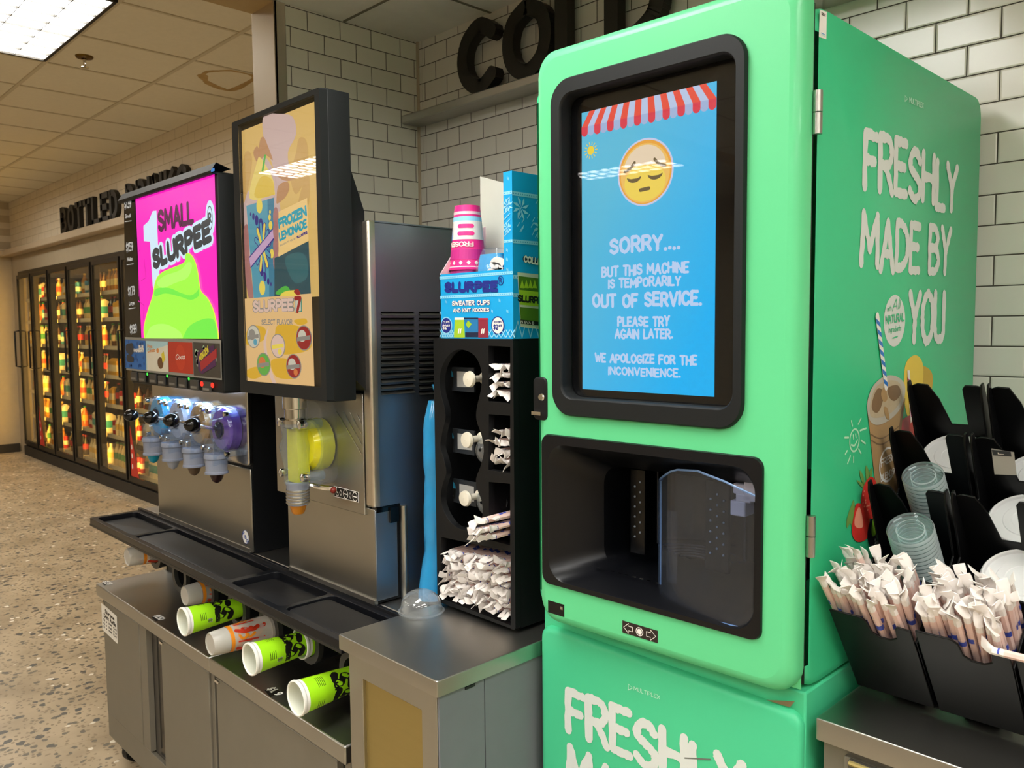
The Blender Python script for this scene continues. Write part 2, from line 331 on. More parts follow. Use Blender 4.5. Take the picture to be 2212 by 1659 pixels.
# ------------------------------------------------------------------ shared materials
BLACK = mat('black plastic', '#101113', .45, noise=.15, spec=.35)
BLACKM = mat('matte black paint', '#141718', .55, spec=.35)
GLOSSBLACK = mat('gloss black', '#08090b', .12)
STEEL = steel('brushed steel', '#b0aea6', .33, (1, 1, 60), .06)
STEELTOP = steel('worn steel top', '#b3b1ab', .34, (1.5, 10, 10), .03)
STEELDK = steel('dark steel side', '#98a2ad', .38, (1, 1, 20), .06)
CHROME = steel('chrome', '#d9d7d2', .12, (1, 1, 1), .04)
WHITE = mat('white print', '#e9e6df', .5, noise=.02)
INK = mat('black ink', '#161614', .5, noise=0)
PAPER = mat('paper', '#e8e4da', .7)
# ------------------------------------------------------------------ the room
CL, CR = 3.82, 3.19
b = MB(); b.box(-15, 4, -8.6, 4.4, -.1, 0, terrazzo())
ja, jb = flat(0).px(0, 1645), flat(0).px(228, 1590); jd = (Vector(jb)-Vector(ja)).normalized()*3; JL = [(ja[0]-jd.x, ja[1]-jd.y-.002), (jb[0]+jd.x*.3, jb[1]+jd.y*.3-.002), (jb[0]+jd.x*.3, jb[1]+jd.y*.3+.002), (ja[0]-jd.x, ja[1]-jd.y+.002)]
JOINT = mat('floor joint', '#5b4f3d', .8)
b.add([Vector((x_, y_, .0008)) for x_, y_ in JL], [(0, 1, 2, 3)], JOINT)
struct(b, 'floor')
CEIL = mat('ceiling tile', '#ded6c0', .9, noise=.05, nscale=30); BAR = mat('ceiling runner', '#c4b99e', .6)
b = MB(); b.box(-15, -3.1, -8.6, 3.4, CL, CL+.1, CEIL)
x = -5.97-.757*12
while x < -3.2:
    b.box(x-.011, x+.011, -8.6, 3.32, CL-.006, CL, BAR); x += .757
y = 1.83-.765*13
while y < 3.3:
    b.box(-15, -3.28, y-.013, y+.013, CL-.008, CL, BAR); y += .765
STAIN = mat('water stain', '#ae9260', .9, noise=.3, nscale=20); pl = Plane((0, 0, CL), (1, 0, 0), (0, 1, 0), (0, 0, -1))
ring = smooth_pts([pl.px(*q) for q in ((438, 163), (448, 155), (470, 153), (505, 153), (550, 164), (535, 178), (505, 193), (488, 194), (460, 184), (445, 175))], 4, True)
for i in range(len(ring)):
    b.ribbon(pl.at, [ring[i], ring[(i+1) % len(ring)]], .035+.05*abs(math.sin(i*.35))*(i/len(ring)), STAIN, .001, .2)
struct(b, 'ceiling')
b = MB(); LOWC = mat('low ceiling panel', '#ece9dc', .85); b.box(-3.1, 4, -8.6, 2.5, CR, CR+.1, LOWC)
LOWB = mat('low ceiling seam', '#7c7866', .8)
for yy in (2.02, .8, -.42, -1.64, -2.86): b.box(-3.1, 4, yy-.006, yy+.006, CR-.003, CR, LOWB)
for xx in (-2.6, -1.38, -.16, 1.06): b.box(xx-.006, xx+.006, -8, 2.42, CR-.003, CR, LOWB)
struct(b, 'ceiling_low')
b = MB(); BEAM = mat('soffit paint', '#b89d6c', .6); b.box(-3.28, -3.1, -8.6, 1.70, CR-.005, CL, BEAM); struct(b, 'trim_1')
T_BACK = tiles('white subway tile', 'X', -.67+.0794, 2.441)
T_RET = tiles('white subway tile, return', 'Y', 1.92, 3.105, face='#dcdacb')
b = MB(); b.box(-3.2, 4, 2.42, 2.6, 0, CR+.05, T_BACK); struct(b, 'wall_back')
b = MB(); b.box(-3.28, -3.1, 1.70, 3.4, 0, CL, T_RET); struct(b, 'wall_return')
b = MB(); TS = mat('tile edge strip', '#b9ab92', .4); b.box(-3.1, -3.088, 2.408, 2.42, 0, CR, TS); b.box(-3.1, -3.07, 2.417, 2.42, 0, CR, T_BACK); struct(b, 'trim_2')
b = MB(); GUARD = steel('corner guard', '#cfc6b8', .34)
b.box(-3.285, -3.094, 1.686, 1.70, 0, CR, GUARD); b.box(-3.10, -3.094, 1.686, 1.738, 0, CR, GUARD); struct(b, 'trim_3', bevel=.004)
UPW = tiles('painted brick', 'X', 0, .02, .30, .10, '#d9ccb4', '#b8a98e', .004, .6)
LOWW = mat('beige wall panel', '#a99a80', .7)
b = MB(); b.box(-14.4, -8.6, 3.32, 3.4, 2.735, 3.0, LOWW); b.box(-14.4, -13.98, 3.32, 3.4, 0, 2.735, LOWW); b.box(-8.6, -3.28, 3.32, 3.4, 0, 3.0, LOWW)
b.box(-14.4, -3.28, 3.32, 3.4, 3.0, CL, UPW); struct(b, 'wall_left')
b = MB(); b.box(-14.5, -14.4, -8.6, 3.4, 0, 3.0, LOWW); b.box(-14.5, -14.4, -8.6, 3.4, 3.0, CL, UPW); struct(b, 'wall_far')
b = MB(); SHOP = mat('shop wall', '#c2b69e', .8); b.box(-15, 4, -8.7, -8.6, 0, CL, SHOP); struct(b, 'wall_front')
b = MB(); b.box(3.6, 3.7, -8.6, 2.5, 0, CR, SHOP); struct(b, 'wall_right')
b = MB(); LEDGE = mat('ledge paint', '#b6a58b', .5); b.box(-14.3, -3.28, 3.18, 3.32, 2.995, 3.085, LEDGE); b.box(-14.4, -14.26, -8, 3.32, 2.995, 3.085, LEDGE); struct(b, 'trim_4', bevel=.01)
b = MB(); RAIL = steel('rail metal', '#b9b8b2', .3, (1, 30, 1)); b.box(-3.09, .9, 2.31, 2.42, 2.80, 2.838, RAIL); struct(b, 'trim_5', bevel=.006)
b = MB(); KICK = mat('dark kick base', '#2b2620', .6); b.box(-14.36, -14.4, -8, 3.3, 0, .13, KICK); b.box(-8.6, -3.28, 3.29, 3.32, 0, .14, KICK); struct(b, 'baseboard_left')

# ceiling lamps
LAMPF = mat('lamp frame', '#2c2822', .6); LOUV = mat('lamp louver', '#4a4844', .5, noise=0)
def make_lamp(loc, label, strength, col, group, lx=1.48, ly=.61):
    t = thing('ceiling_light', label, 'ceiling light', loc, group); x, y, z = loc
    b = MB(); w = .022
    for q in ((x-lx/2, x+lx/2, y-ly/2, y-ly/2+w), (x-lx/2, x+lx/2, y+ly/2-w, y+ly/2), (x-lx/2, x-lx/2+w, y-ly/2, y+ly/2), (x+lx/2-w, x+lx/2, y-ly/2, y+ly/2)):
        b.box(*q, z-.02, z, LAMPF)
    b.build('frame', t)
    m = mat('lamp panel %s' % strength+str(col[2]), '#ffffff', emit=strength); m.node_tree.nodes['Principled BSDF'].inputs['Emission Color'].default_value = col+(1,)
    b = MB(); b.box(x-lx/2+w, x+lx/2-w, y-ly/2+w, y+ly/2-w, z-.006, z-.001, m); b.build('diffuser', t)
    b = MB(); n1, n2 = (9, 3) if lx > ly else (3, 9)
    for i in range(1, n1):
        xx = x-lx/2+lx*i/n1; b.box(xx-.0025, xx+.0025, y-ly/2+w, y+ly/2-w, z-.022, z-.008, LOUV)
    for i in range(1, n2):
        yy = y-ly/2+ly*i/n2; b.box(x-lx/2+w, x+lx/2-w, yy-.0025, yy+.0025, z-.022, z-.008, LOUV)
    b.build('louver', t); return t
L0 = make_lamp((-5.92, 1.51, CL), 'fluorescent ceiling light with louvers above the sprinkler, top left corner', LEFT_LIGHT, WARM, 'shop ceiling lights')
for lx_ in (-5.92, -8.95, -11.9):
    for ly_ in (1.51, -2.85, -5.9):
        if (lx_, ly_) != (-5.92, 1.51): dup(L0, (lx_, ly_, CL), 'louvered fluorescent ceiling light farther back in the shop', 'shop ceiling lights')
L1 = make_lamp((-1.45, .42, CR), 'ceiling light over the green machine', RIGHT_LIGHT, NEUTRAL, 'lights over the drink counter', .61, 1.3)
for q in ((.6, .42), (2.6, .42), (-1.45, -1.7), (.6, -1.7), (2.6, -1.7), (-1.45, -3.8), (.6, -3.8)): dup(L1, (q[0], q[1], CR), 'added ceiling light out of view, brightening the drink counter', 'lights over the drink counter')  # extra unseen lamps, added to brighten the machine side and tile wall
t = thing('fire_sprinkler', 'small brass fire sprinkler hanging from the ceiling tile', 'sprinkler', (-6.41, 2.0, CL)); b = MB()
BRASS = mat('old brass', '#6e5426', .35, 1)
b.lathe([(.0, 0), (.06, 0), (.055, -.012), (.02, -.016)], (-6.41, 2.0, CL), (0, 0, 1), BRASS, 18); b.build('escutcheon', t)
b = MB(); b.tube([(-6.41, 2, CL-.01), (-6.41, 2, CL-.035)], .012, CHROME); b.tube([(-6.43, 2, CL-.03), (-6.435, 2, CL-.055), (-6.41, 2, CL-.075)], .004, CHROME); b.tube([(-6.39, 2, CL-.03), (-6.385, 2, CL-.055), (-6.41, 2, CL-.075)], .004, CHROME)
b.lathe([(0, -.075), (.026, -.075), (.026, -.079), (0, -.08)], (-6.41, 2, CL), (0, 0, 1), CHROME, 14); b.build('spray_head', t)

# wall sign letters: every letter is its own block
SIGN = mat('black sign letter', '#1b1812', .5)
def block_letter(ch, pl, x0, x1, z0, z1, w, d0, d1, label, group, sx_=None, rnd=False):
    gw, st = G[ch]; mb = MB(); h = z1-z0-w; k = (x1-x0-w)/max(gw, .02) if gw > .1 else 1
    for q in st:
        sm = q[0] == '~'; pts = [tuple(map(float, c.split(','))) for c in q.lstrip('~').split()]
        if sm: pts = smooth_pts(pts, 6)
        P = [(x0+w/2+a*k, z0+w/2+v*h) for a, v in pts]
        for i in range(len(P)-1):
            (ax, ay), (bx, by) = P[i], P[i+1]; L = math.hypot(bx-ax, by-ay) or 1; ux, uy = (bx-ax)/L, (by-ay)/L; e = 0 if sm else w/2*.98
            c = [(ax-ux*e-uy*w/2, ay-uy*e+ux*w/2), (bx+ux*e-uy*w/2, by+uy*e+ux*w/2), (bx+ux*e+uy*w/2, by+uy*e-ux*w/2), (ax-ux*e+uy*w/2, ay-uy*e-ux*w/2)]
            mb.prism(pl, c, d0, d1, SIGN)
            if sm and i: mb.prism(pl, [(ax+w/2*math.cos(R(45*j)), ay+w/2*math.sin(R(45*j))) for j in range(8)], d0, d1*.999, SIGN)
    o = mb.build('sign_letter', org=pl.at((x0+x1)/2, z0, d0), smooth=0); return tag(o, label, 'sign letter', group)
pl = front(3.32); x = -11.70
for i, ch in enumerate('BOTTLED DRINKS'):
    w = {'I': .10, ' ': .16}.get(ch, .255)
    if ch != ' ':
        word = 'first' if i < 7 else 'second'; k = i if i < 7 else i-8
        nth = ['first', 'second', 'third', 'fourth', 'fifth', 'sixth', 'seventh'][k]
        block_letter(ch, pl, x, x+w, 3.10, 3.44, .068, 0, .05, 'black letter %s, %s in the %s word above the drink coolers' % (ch, nth, word), 'sign letters over the coolers')
    x += w+.05
pl = front(2.42)
for ch, x0, x1, d in (('C', -2.735, -2.475, 'leftmost letter on the metal rail above the green machine'), ('O', -2.455, -2.185, 'round letter between the C and the machine top on the rail'), ('L', -2.165, -1.96, 'tall stem rising behind the green machine, right of the O'), ('D', -1.925, -1.66, 'last letter half hidden behind the green machine top')):
    block_letter(ch, pl, x0, x1, 2.838, 3.150, .062, .03, .075, 'black letter %s, %s' % (ch, d), 'cold sign letters')

# ------------------------------------------------------------------ wall of coolers
DARKF = mat('cooler frame', '#1d1914', .4, noise=.1); CGLASS = glass('cooler glass', '#f3efe2', .03, 1.4, .015)
SHELL = mat('cooler inside', '#4d4334', .7); SHELFM = mat('cooler shelf', '#b8ad97', .5); RAILM = mat('price rail', '#d8d2c2', .5)
DX = [-13.98, -13.22, -12.38, -11.54, -10.60, -9.62, -8.62]
b = MB()
b.box(-14.0, -8.6, 4.25, 4.3, .1, 2.76, SHELL); b.box(-14.0, -8.6, 3.42, 4.3, 2.74, 2.78, SHELL); b.box(-14.0, -8.6, 3.42, 4.3, .10, .14, SHELL); b.box(-14.02, -14.0, 3.42, 4.3, .1, 2.78, SHELL); b.box(-8.6, -8.58, 3.42, 4.3, .1, 2.78, SHELL); struct(b, 'wall_cooler')
t = thing('beverage_cooler', 'front of the walk-in beverage cooler with six glass doors lit warm from inside', 'cooler', (-11.3, 3.36, 0))
b = MB(); b.box(-14.0, -8.58, 3.27, 3.36, .0, .135, KICK); b.build('base', t)
b = MB(); b.box(-14.0, -8.58, 3.30, 3.42, 2.70, 2.75, DARKF); b.box(-14.0, -8.58, 3.30, 3.42, .135, .17, DARKF)
for xx in DX: b.box(xx-.03, xx+.03, 3.30, 3.36, .17, 2.70, DARKF)
b.build('frame', t)
STRIP = mat('cooler tube', '#ffce68', emit=52)
for xx in DX:
    b = MB(); b.box(xx-.047, xx-.031, 3.318, 3.350, .25, 2.62, STRIP); b.build('cooler_lamp', t)
ORD = ['first', 'second', 'third', 'fourth', 'fifth', 'sixth']
for i in range(6):
    x0, x1 = DX[i]+.03, DX[i+1]-.03; f = .035; b = MB()
    b.box(x0, x0+f, 3.265, 3.30, .17, 2.69, DARKF); b.box(x1-f, x1, 3.265, 3.30, .17, 2.69, DARKF); b.box(x0+f, x1-f, 3.265, 3.30, .17, .225, DARKF); b.box(x0+f, x1-f, 3.265, 3.30, 2.64, 2.69, DARKF); d = b.build('door', t)
    b = MB(); b.box(x0+f, x1-f, 3.278, 3.284, .225, 2.64, CGLASS); b.build('glass_pane', d)
    b = MB(); b.tube([(x0+.02, 3.265, 1.33), (x0+.02, 3.205, 1.34), (x0+.02, 3.205, 1.86), (x0+.02, 3.265, 1.87)], .012, BLACK); b.build('handle', d)
SZ = [.22, .60, .97, 1.32, 1.67, 2.01, 2.33]; SHN = ['floor-level', 'second-lowest', 'third-lowest', 'middle', 'third-highest', 'second-highest', 'topmost']
for i in range(6):
    for z, nm in zip(SZ, SHN):
        b = MB(); b.box(DX[i]+.02, DX[i+1]-.02, 3.385, 4.1, z-.02, z-.001, SHELFM); t = b.build('cooler_shelf', org=((DX[i]+DX[i+1])/2, 3.8, z-.02)); tag(t, '%s wire shelf behind the %s cooler door' % (nm, ORD[i]), 'shelf', 'cooler shelves')
        b = MB(); b.box(DX[i]+.02, DX[i+1]-.02, 3.379, 3.385, z-.035, z+.012, RAILM); b.build('price_rail', t)
# bottles, cans and cartons standing in the coolers
def bottle(col, cap, lab, h, r, name, desc):
    b = MB(); c = mat('drink %s' % col, col, .15, coat=.4); q = mat('cap %s' % cap, cap, .4); l = mat('label %s' % lab, lab, .5)
    b.lathe([(r*.9, 0), (r, .01), (r, h*.28)], (0, 0, 0), (0, 0, 1), c, 12, cap0=True); b.lathe([(r*1.01, h*.28), (r*1.01, h*.56)], (0, 0, 0), (0, 0, 1), l, 12)
    b.lathe([(r, h*.56), (r*.95, h*.66), (r*.42, h*.83), (r*.36, h*.92)], (0, 0, 0), (0, 0, 1), c, 12); b.lathe([(r*.42, h*.92), (r*.42, h)], (0, 0, 0), (0, 0, 1), q, 12, cap0=True, cap1=True)
    return b, name, desc
def carton(col, lab, h, r, name, desc):
    b = MB(); c = mat('carton %s' % col, col, .5); l = mat('label %s' % lab, lab, .5)
    b.box(-r, r, -r, r, 0, h*.8, c); b.box(-r*1.01, r*1.01, -r*1.01, r*1.01, h*.25, h*.6, l)
    b.loft([[(-r, -r, h*.8), (r, -r, h*.8), (r, r, h*.8), (-r, r, h*.8)], [(-r, -.004, h*.95), (r, -.004, h*.95), (r, .004, h*.95), (-r, .004, h*.95)]], c, cap1=True); return b, name, desc
def can(col, lab, h, r, name, desc):
    b = MB(); c = mat('can %s' % col, col, .3, .4); l = mat('label %s' % lab, lab, .4)
    b.lathe([(r*.8, 0), (r, h*.06), (r, h*.3)], (0, 0, 0), (0, 0, 1), c, 12, cap0=True); b.lathe([(r, h*.3), (r, h*.65)], (0, 0, 0), (0, 0, 1), l, 12); b.lathe([(r, h*.65), (r, h*.92), (r*.8, h)], (0, 0, 0), (0, 0, 1), c, 12, cap1=True); return b, name, desc
KINDS = [bottle('#c98a1c', '#f2c84a', '#f4e2a0', .27, .042, 'drink_bottle', 'amber drink bottle with a yellow cap'),
         bottle('#e7c46a', '#ffffff', '#d2502a', .26, .04, 'drink_bottle', 'golden drink bottle with a red label'),
         bottle('#f0d9a0', '#3c8f4a', '#4da05a', .28, .043, 'drink_bottle', 'pale bottle with a green label'),
         bottle('#5b3a18', '#111111', '#e8d9a8', .25, .04, 'drink_bottle', 'brown bottle with a cream label'),
         bottle('#e06a1d', '#2c8a3a', '#f0a035', .27, .045, 'juice_bottle', 'orange juice bottle with a green cap'),
         bottle('#2f2a24', '#8c1f1f', '#b02a22', .26, .042, 'drink_bottle', 'dark cola bottle with a red label'),
         carton('#efe6cf', '#3c9aa0', .25, .055, 'drink_carton', 'cream carton with a teal band'),
         carton('#e3b12c', '#f6eccb', .22, .055, 'drink_carton', 'yellow carton with a pale band'),
         can('#3f86a8', '#e8e4d6', .17, .036, 'drink_can', 'blue drink can'), can('#c9302a', '#f0e6d0', .17, .036, 'drink_can', 'red drink can'),
         bottle('#f2e6c4', '#e8e0cc', '#e9c25a', .24, .046, 'milk_bottle', 'milky bottle with a gold label')]
PROT = []
for bld, nm, ds in KINDS:
    o = bld.build(nm); PROT.append([o, ds, nm, False])
rng = random.Random(3)
for i in range(6):
    for s, z in enumerate(SZ):
        x = DX[i]+.085; prev = None
        while x < DX[i+1]-.06:
            if prev is None or rng.random() < .45: k = rng.randrange(len(PROT))
            else: k = prev
            prev = k; o, ds, nm, used = PROT[k]; loc = (x, 3.445+rng.uniform(0, .03), z)
            lab = '%s on the %s shelf behind the %s cooler door' % (ds, SHN[s], ORD[i])
            grp = lab
            if not used: PROT[k][3] = True; o.location = loc; n = o
            else: n = dup(o, loc)
            tag(n, lab, 'drink', grp); x += rng.choice((.112, .118, .125))
# the other cooler on the far wall, seen at the left edge
t = thing('open_cooler_cabinet', 'black framed glass cooler on the far wall at the left edge', 'cooler', (-14.3, 1.9, 0)); b = MB()
b.box(-14.4, -14.3, .6, 2.88, 0, .15, KICK); b.build('base', t); b = MB()
for y0, y1 in ((2.78, 2.88), (1.72, 1.80), (.6, .70)): b.box(-14.4, -14.29, y0, y1, .15, 2.70, DARKF)
b.box(-14.4, -14.29, .7, 2.78, 2.6, 2.70, DARKF); b.box(-14.4, -14.29, .7, 2.78, .15, .25, DARKF); b.build('frame', t)
b = MB(); b.box(-14.33, -14.325, .7, 2.78, .25, 2.6, CGLASS); b.build('glass_pane', t)
b = MB(); b.box(-14.395, -14.385, .7, 2.78, .25, 2.6, mat('unlit cooler back', '#15130f', .6)); b.build('back_panel', t)
# red floor-sign shaped stickers at two door bottoms
REDP = mat('red poster', '#c23527', .5)
for xx, d in ((-13.16, 'second'), (-9.55, 'sixth')):
    b = MB(); pl = front(3.277); b.art(pl, [(xx, .23), (xx+.24, .23), (xx+.02, .80)], REDP, .0005)
    for z_ in (.34, .46, .56): b.disc(pl, (xx+.055, z_), .018, .03, WHITE, .001, 8)
    tag(b.build('door_sticker', org=(xx, 3.277, .23), smooth=0), 'red triangular sticker at the bottom left of the %s cooler door' % d, 'sticker', 'red cooler stickers')

# ------------------------------------------------------------------ base cabinets under the frozen drink machines
CABF = mat('grey cabinet door', '#7d776a', .45, .3, noise=.05); CABD = mat('cabinet recess', '#55514a', .5, .3)
RUBBER = mat('caster rubber', '#151412', .6)
YF, ZS = 1.125, .772                      # front edge and height of the low cup shelf
def price_tag(pl, quad, m1, parent, name='price_label'):
    b = MB(); p = [pl.px(*q) for q in quad]; b.art(pl, p, INK, .0008)
    cx, cy = sum(q[0] for q in p)/4, sum(q[1] for q in p)/4
    letters(b, pl.at, m1, (cx-.03, cy-.008), (cx+.03, cy-.008), .028, WHITE, th=.2, d=.0014); return b.build(name, parent, smooth=0)
def base_cabinet(x0, x1, doors, label, extra):
    t = thing('base_cabinet', label, 'cabinet', ((x0+x1)/2, 1.7, 0), 'low steel cabinets under the cup shelf')
    b = MB(); b.box(x0+.03, x1-.004, YF+.035, 1.67, .098, ZS-.05, CABD); b.box(x0+.03, x1-.004, YF+.018, YF+.035, .098, .205, CABF); b.box(x0+.03, x0+.05, YF+.018, YF+.035, .2, ZS-.05, CABF); b.box(x1-.03, x1-.004, YF+.018, YF+.035, .2, ZS-.05, CABF)
    b.build('body', t, bevel=.002)
    b = MB(); b.box(x0, x1-.002, YF, 1.675, ZS-.052, ZS, STEELTOP); b.build('countertop', t, bevel=.005)
    for a, c in doors:
        b = MB(); b.box(a, c, YF+.01, YF+.033, .215, ZS-.062, CABF); d = b.build('door', t, bevel=.003)
        b = MB(); b.box(a+.0, a+.03, YF+.004, YF+.0098, ZS-.075, ZS-.066, CHROME); b.build('hinge_pin', d)
    for cx, cy in ((x0+.13, YF+.085), (x1-.12, YF+.10), (x0+.12, 1.58), (x1-.12, 1.58)):
        b = MB(); b.lathe([(.001, -.018), (.046, -.016), (.046, .016), (.001, .018)], (cx, cy, .046), (1, .25, 0), RUBBER, 16); b.box(cx-.02, cx+.02, cy-.015, cy+.015, .06, .098, STEEL); b.build('caster', t)
    return t
cabA = base_cabinet(-3.765, -2.63, [(-3.715, -3.30), (-3.075, -2.66)], 'low steel cabinet at the far left end with a refill price sheet', 1)
b = MB(); b.box(-3.295, -3.225, YF+.012, YF+.033, .215, ZS-.062, CABF); b.box(-3.18, -3.08, YF+.0345, YF+.036, .215, ZS-.07, GLOSSBLACK); b.build('door_gap_trim', cabA)
pl = front(YF+.01)
b = MB(); q = [pl.px(*p) for p in ((219, 1301), (253, 1331), (255, 1391), (222, 1360))]; b.art(pl, q, PAPER, .0012)
letters_px(b, pl, 'Slurpee', (228, 1324), (248, 1341), (228, 1315), INK, th=.2, d=.002); letters_px(b, pl, 'Drink Refills', (226, 1333), (251, 1355), (226, 1324), INK, th=.2, d=.002)
for yy in (1340, 1348, 1355):
    for xx in (225, 236, 246): letters_px(b, pl, {225: 'Size', 236: '9.99', 246: 'Cal'}[xx], (xx, yy+(xx-225)*.85), (xx+7, yy+(xx-218)*.85), (xx, yy-5+(xx-225)*.85), INK, th=.22, d=.002)
b.build('price_sheet', cabA, smooth=0)
pl = flat(ZS); price_tag(pl, ((219, 1258), (233, 1256), (239, 1262), (225, 1265)), '$1.39', cabA); price_tag(pl, ((327, 1333), (345, 1329), (354, 1337), (337, 1342)), '$1.50', cabA)
cabB = base_cabinet(-2.63, -1.80, [(-2.60, -1.86)], 'low steel cabinet nearer the camera under the two rightmost lime green cups', 1)
price_tag(pl, ((571, 1491), (596, 1487), (609, 1498), (584, 1506)), '$1.69', cabB)

# upper stand carrying both frozen drink machines, with dark back panel behind the cups
t = thing('machine_stand', 'steel stand with dark back panel holding both frozen drink machines', 'stand', (-2.8, 1.8, ZS)); b = MB()
b.box(-3.80, -1.805, 1.352, 1.675, 1.045, 1.062, STEELTOP); b.box(-2.9, -1.805, 1.675, 2.1, 1.045, 1.062, STEELTOP); b.build('deck', t, bevel=.003)
b = MB(); b.box(-3.72, -1.85, 1.42, 1.44, ZS+.001, 1.044, BLACKM); b.build('back_panel', t)
b = MB(); b.box(-3.78, -3.74, 1.42, 1.67, ZS+.001, 1.044, STEEL); b.build('side_panel', t)

# ------------------------------------------------------------------ long black drip tray
TRAY = mat('black drip tray', '#121317', .33, noise=.12, spec=.4); TRAYIN = mat('tray liner', '#1d1c1c', .5, spec=.35)
t = thing('drip_tray', 'long shallow black drip tray running in front of both frozen drink machines', 'drip tray', (-2.8, 1.23, 1.03))
pl = flat(0); X0, X1, Y0, Y1 = -3.82, -1.812, 1.128, 1.346
wells = [(-3.79, -3.36), (-3.34, -2.53), (-2.50, -2.17), (-2.15, -1.84)]
b = MB(); b.holed(pl, rrect(X0, X1, Y0, Y1, .008, 2), [rrect(a, c, Y0+.022, Y1-.03, .02, 4) for a, c in wells], 1.028, 1.053, TRAY); b.box(X0, X1, Y0, Y1, 1.018, 1.028, TRAY); b.box(X0, X1, Y1-.012, Y1, 1.05, 1.064, TRAY); b.build('pan', t, bevel=.002)
for k, (a, c) in enumerate(wells):
    b = MB()
    if k in (1, 3): b.slab(pl, rrect(a+.005, c-.005, Y0+.03, Y1-.05, .015, 3), 1.029, 1.048, TRAYIN, .003)
    else: b.slab(pl, rrect(a+.005, c-.005, Y0+.03, Y1-.045, .02, 4), 1.0285, 1.034, TRAYIN, .002)
    b.build('drip_insert', t)

# ------------------------------------------------------------------ frozen drink machine on the left (four spouts)
X0, X1, YM = -3.595, -2.722, 1.350
t = thing('frozen_drink_machine', 'left frozen drink machine with a bright pink screen and four coloured spouts', 'drink machine', (-3.15, 1.7, 1.062))
b = MB(); b.box(X0, X1, YM, 1.675, 1.064, 1.95, BLACK); b.build('body', t)
b = MB(); b.box(X0, X1-.004, YM-.008, YM, 1.068, 1.37, STEEL); b.build('lower_panel', t, bevel=.003)
b = MB(); b.slab(front(YM), rrect(X0, X1+.004, 1.382, 1.86, .012, 4), 0, .018, steel('polished panel', '#c4c2bf', .2, (40, 1, 1), .08), .006); b.build('spout_panel', t)
b = MB(); b.box(X0+.01, X1-.02, YM-.012, YM+.0, 1.064, 1.078, STEELTOP); b.build('base_flange', t)
pl = front(YM-.0085); c = pl.px(531, 1160); b = MB(); b.disc(pl, c, .026, .026, WHITE, .0006); b.ringart(pl, c, .026, .026, .002, mat('blue print', '#2c4f9e', .5), .001)
BLUEP = MATS['blue print']
letters(b, pl.at, 'F', (c[0]-.02, c[1]+.004), (c[0]-.008, c[1]+.004), .013, BLUEP, th=.24, d=.0012); letters(b, pl.at, 'B', (c[0]-.006, c[1]-.006), (c[0]+.006, c[1]-.006), .013, BLUEP, th=.24, d=.0012); letters(b, pl.at, 'D', (c[0]+.007, c[1]-.018), (c[0]+.019, c[1]-.018), .013, BLUEP, th=.24, d=.0012)
b.build('maker_badge', t, smooth=0)
# menu screen housing above the spouts
YD = 1.20; H0, H1, Z0, Z1 = -3.455, -2.612, 1.655, 2.385
h = MB(); h.slab(front(1.46), rrect(H0, H1, Z0, Z1, .012, 3), 0, 1.46-YD-.002, BLACKM, .006)
hous = h.build('menu_housing', t)
b = MB(); b.loft([[Vector((xx, yy, zz)) for yy, zz in ((1.205, Z1-.010), (1.184, Z1-.012), (1.181, Z1-.002), (1.20, Z1+.026), (1.25, Z1+.010))] for xx in (H0-.012, H1+.004)], BLACKM, closed=False); b.build('top_visor', hous, smooth=0)
TUBE = emi('blue light tube', '#5a96e0', .8)
b = MB(); tz = front(YD).px(378, 400)[1]; b.box(H0+.085, H1-.006, 1.190, 1.1985, tz+.004, tz+.013, TUBE); b.build('light_tube', hous)
PINK = emi('screen pink', '#ff1cc0', 1.0); LBLU = emi('screen pale blue', '#d2eaf8', 1.0); DKP = emi('screen dark plum', '#5c0a45', .8); DKG = emi('screen charcoal', '#3b4044', .9)
SLIM = emi('screen lime', '#a4fb4a', 1.0); SLIM2 = emi('screen lime shade', '#74ee4c', 1.0); SLIM3 = emi('screen lime light', '#b6ff6a', 1.0); SOUT = emi('screen slush rim', '#f2e84c', 1.0); PINK2 = emi('screen pink line', '#d8149e', 1.0)
pl = front(YD); P = pl.px
b = MB(); b.artpx(pl, ((293, 424), (464, 376), (474, 732), (306, 731)), PINK, .001)
b.artpx(pl, ((331, 456), (339, 455), (346, 610), (338, 650), (331, 618), (325, 522), (312, 521), (311, 488), (322, 478)), LBLU, .002)
for pts in (((303, 540), (299, 545), (301, 640)), ((312, 560), (316, 600), (306, 606)), ((300, 650), (312, 660), (310, 690))): b.ribbon(pl.at, [P(*q) for q in pts], .004, PINK2, .0015)
letters_px(b, pl, 'SMALL', (345, 503), (418, 485), (344, 453), DKP, th=.23, gap=.2, d=.0022)
for m, hl, dd in ((LBLU, .30, .003), (DKG, .0, .004)):
    letters_px(b, pl, 'SLURPEE', (336, 584), (457, 524), (334, 537), m, th=.30, gap=.26, d=dd, up=(-.1, .995), halo=hl)
c = P(456, 471); b.disc(pl, c, .036, .058, LBLU, .0032); b.ringart(pl, c, .02, .04, .004, DKG, .0042); letters(b, pl.at, 'R', (c[0]-.008, c[1]-.018), (c[0]+.009, c[1]-.018), .036, DKG, th=.2, d=.0044)
sl = smooth_pts([P(*q) for q in ((316, 731), (315, 705), (324, 668), (333, 640), (340, 606), (352, 590), (373, 580), (393, 572), (402, 565), (404, 550), (414, 550), (424, 566), (430, 590), (433, 612), (437, 630), (451, 645), (463, 670), (470, 700), (474, 726))], 4)+[P(474, 732), P(316, 731)]
cx, cy = P(395, 660); b.art(pl, [(cx+(a-cx)*1.025, cy+(v-cy)*1.012 if v > cy-.1 else v) for a, v in sl], SOUT, .0046); b.art(pl, sl, SLIM, .005)
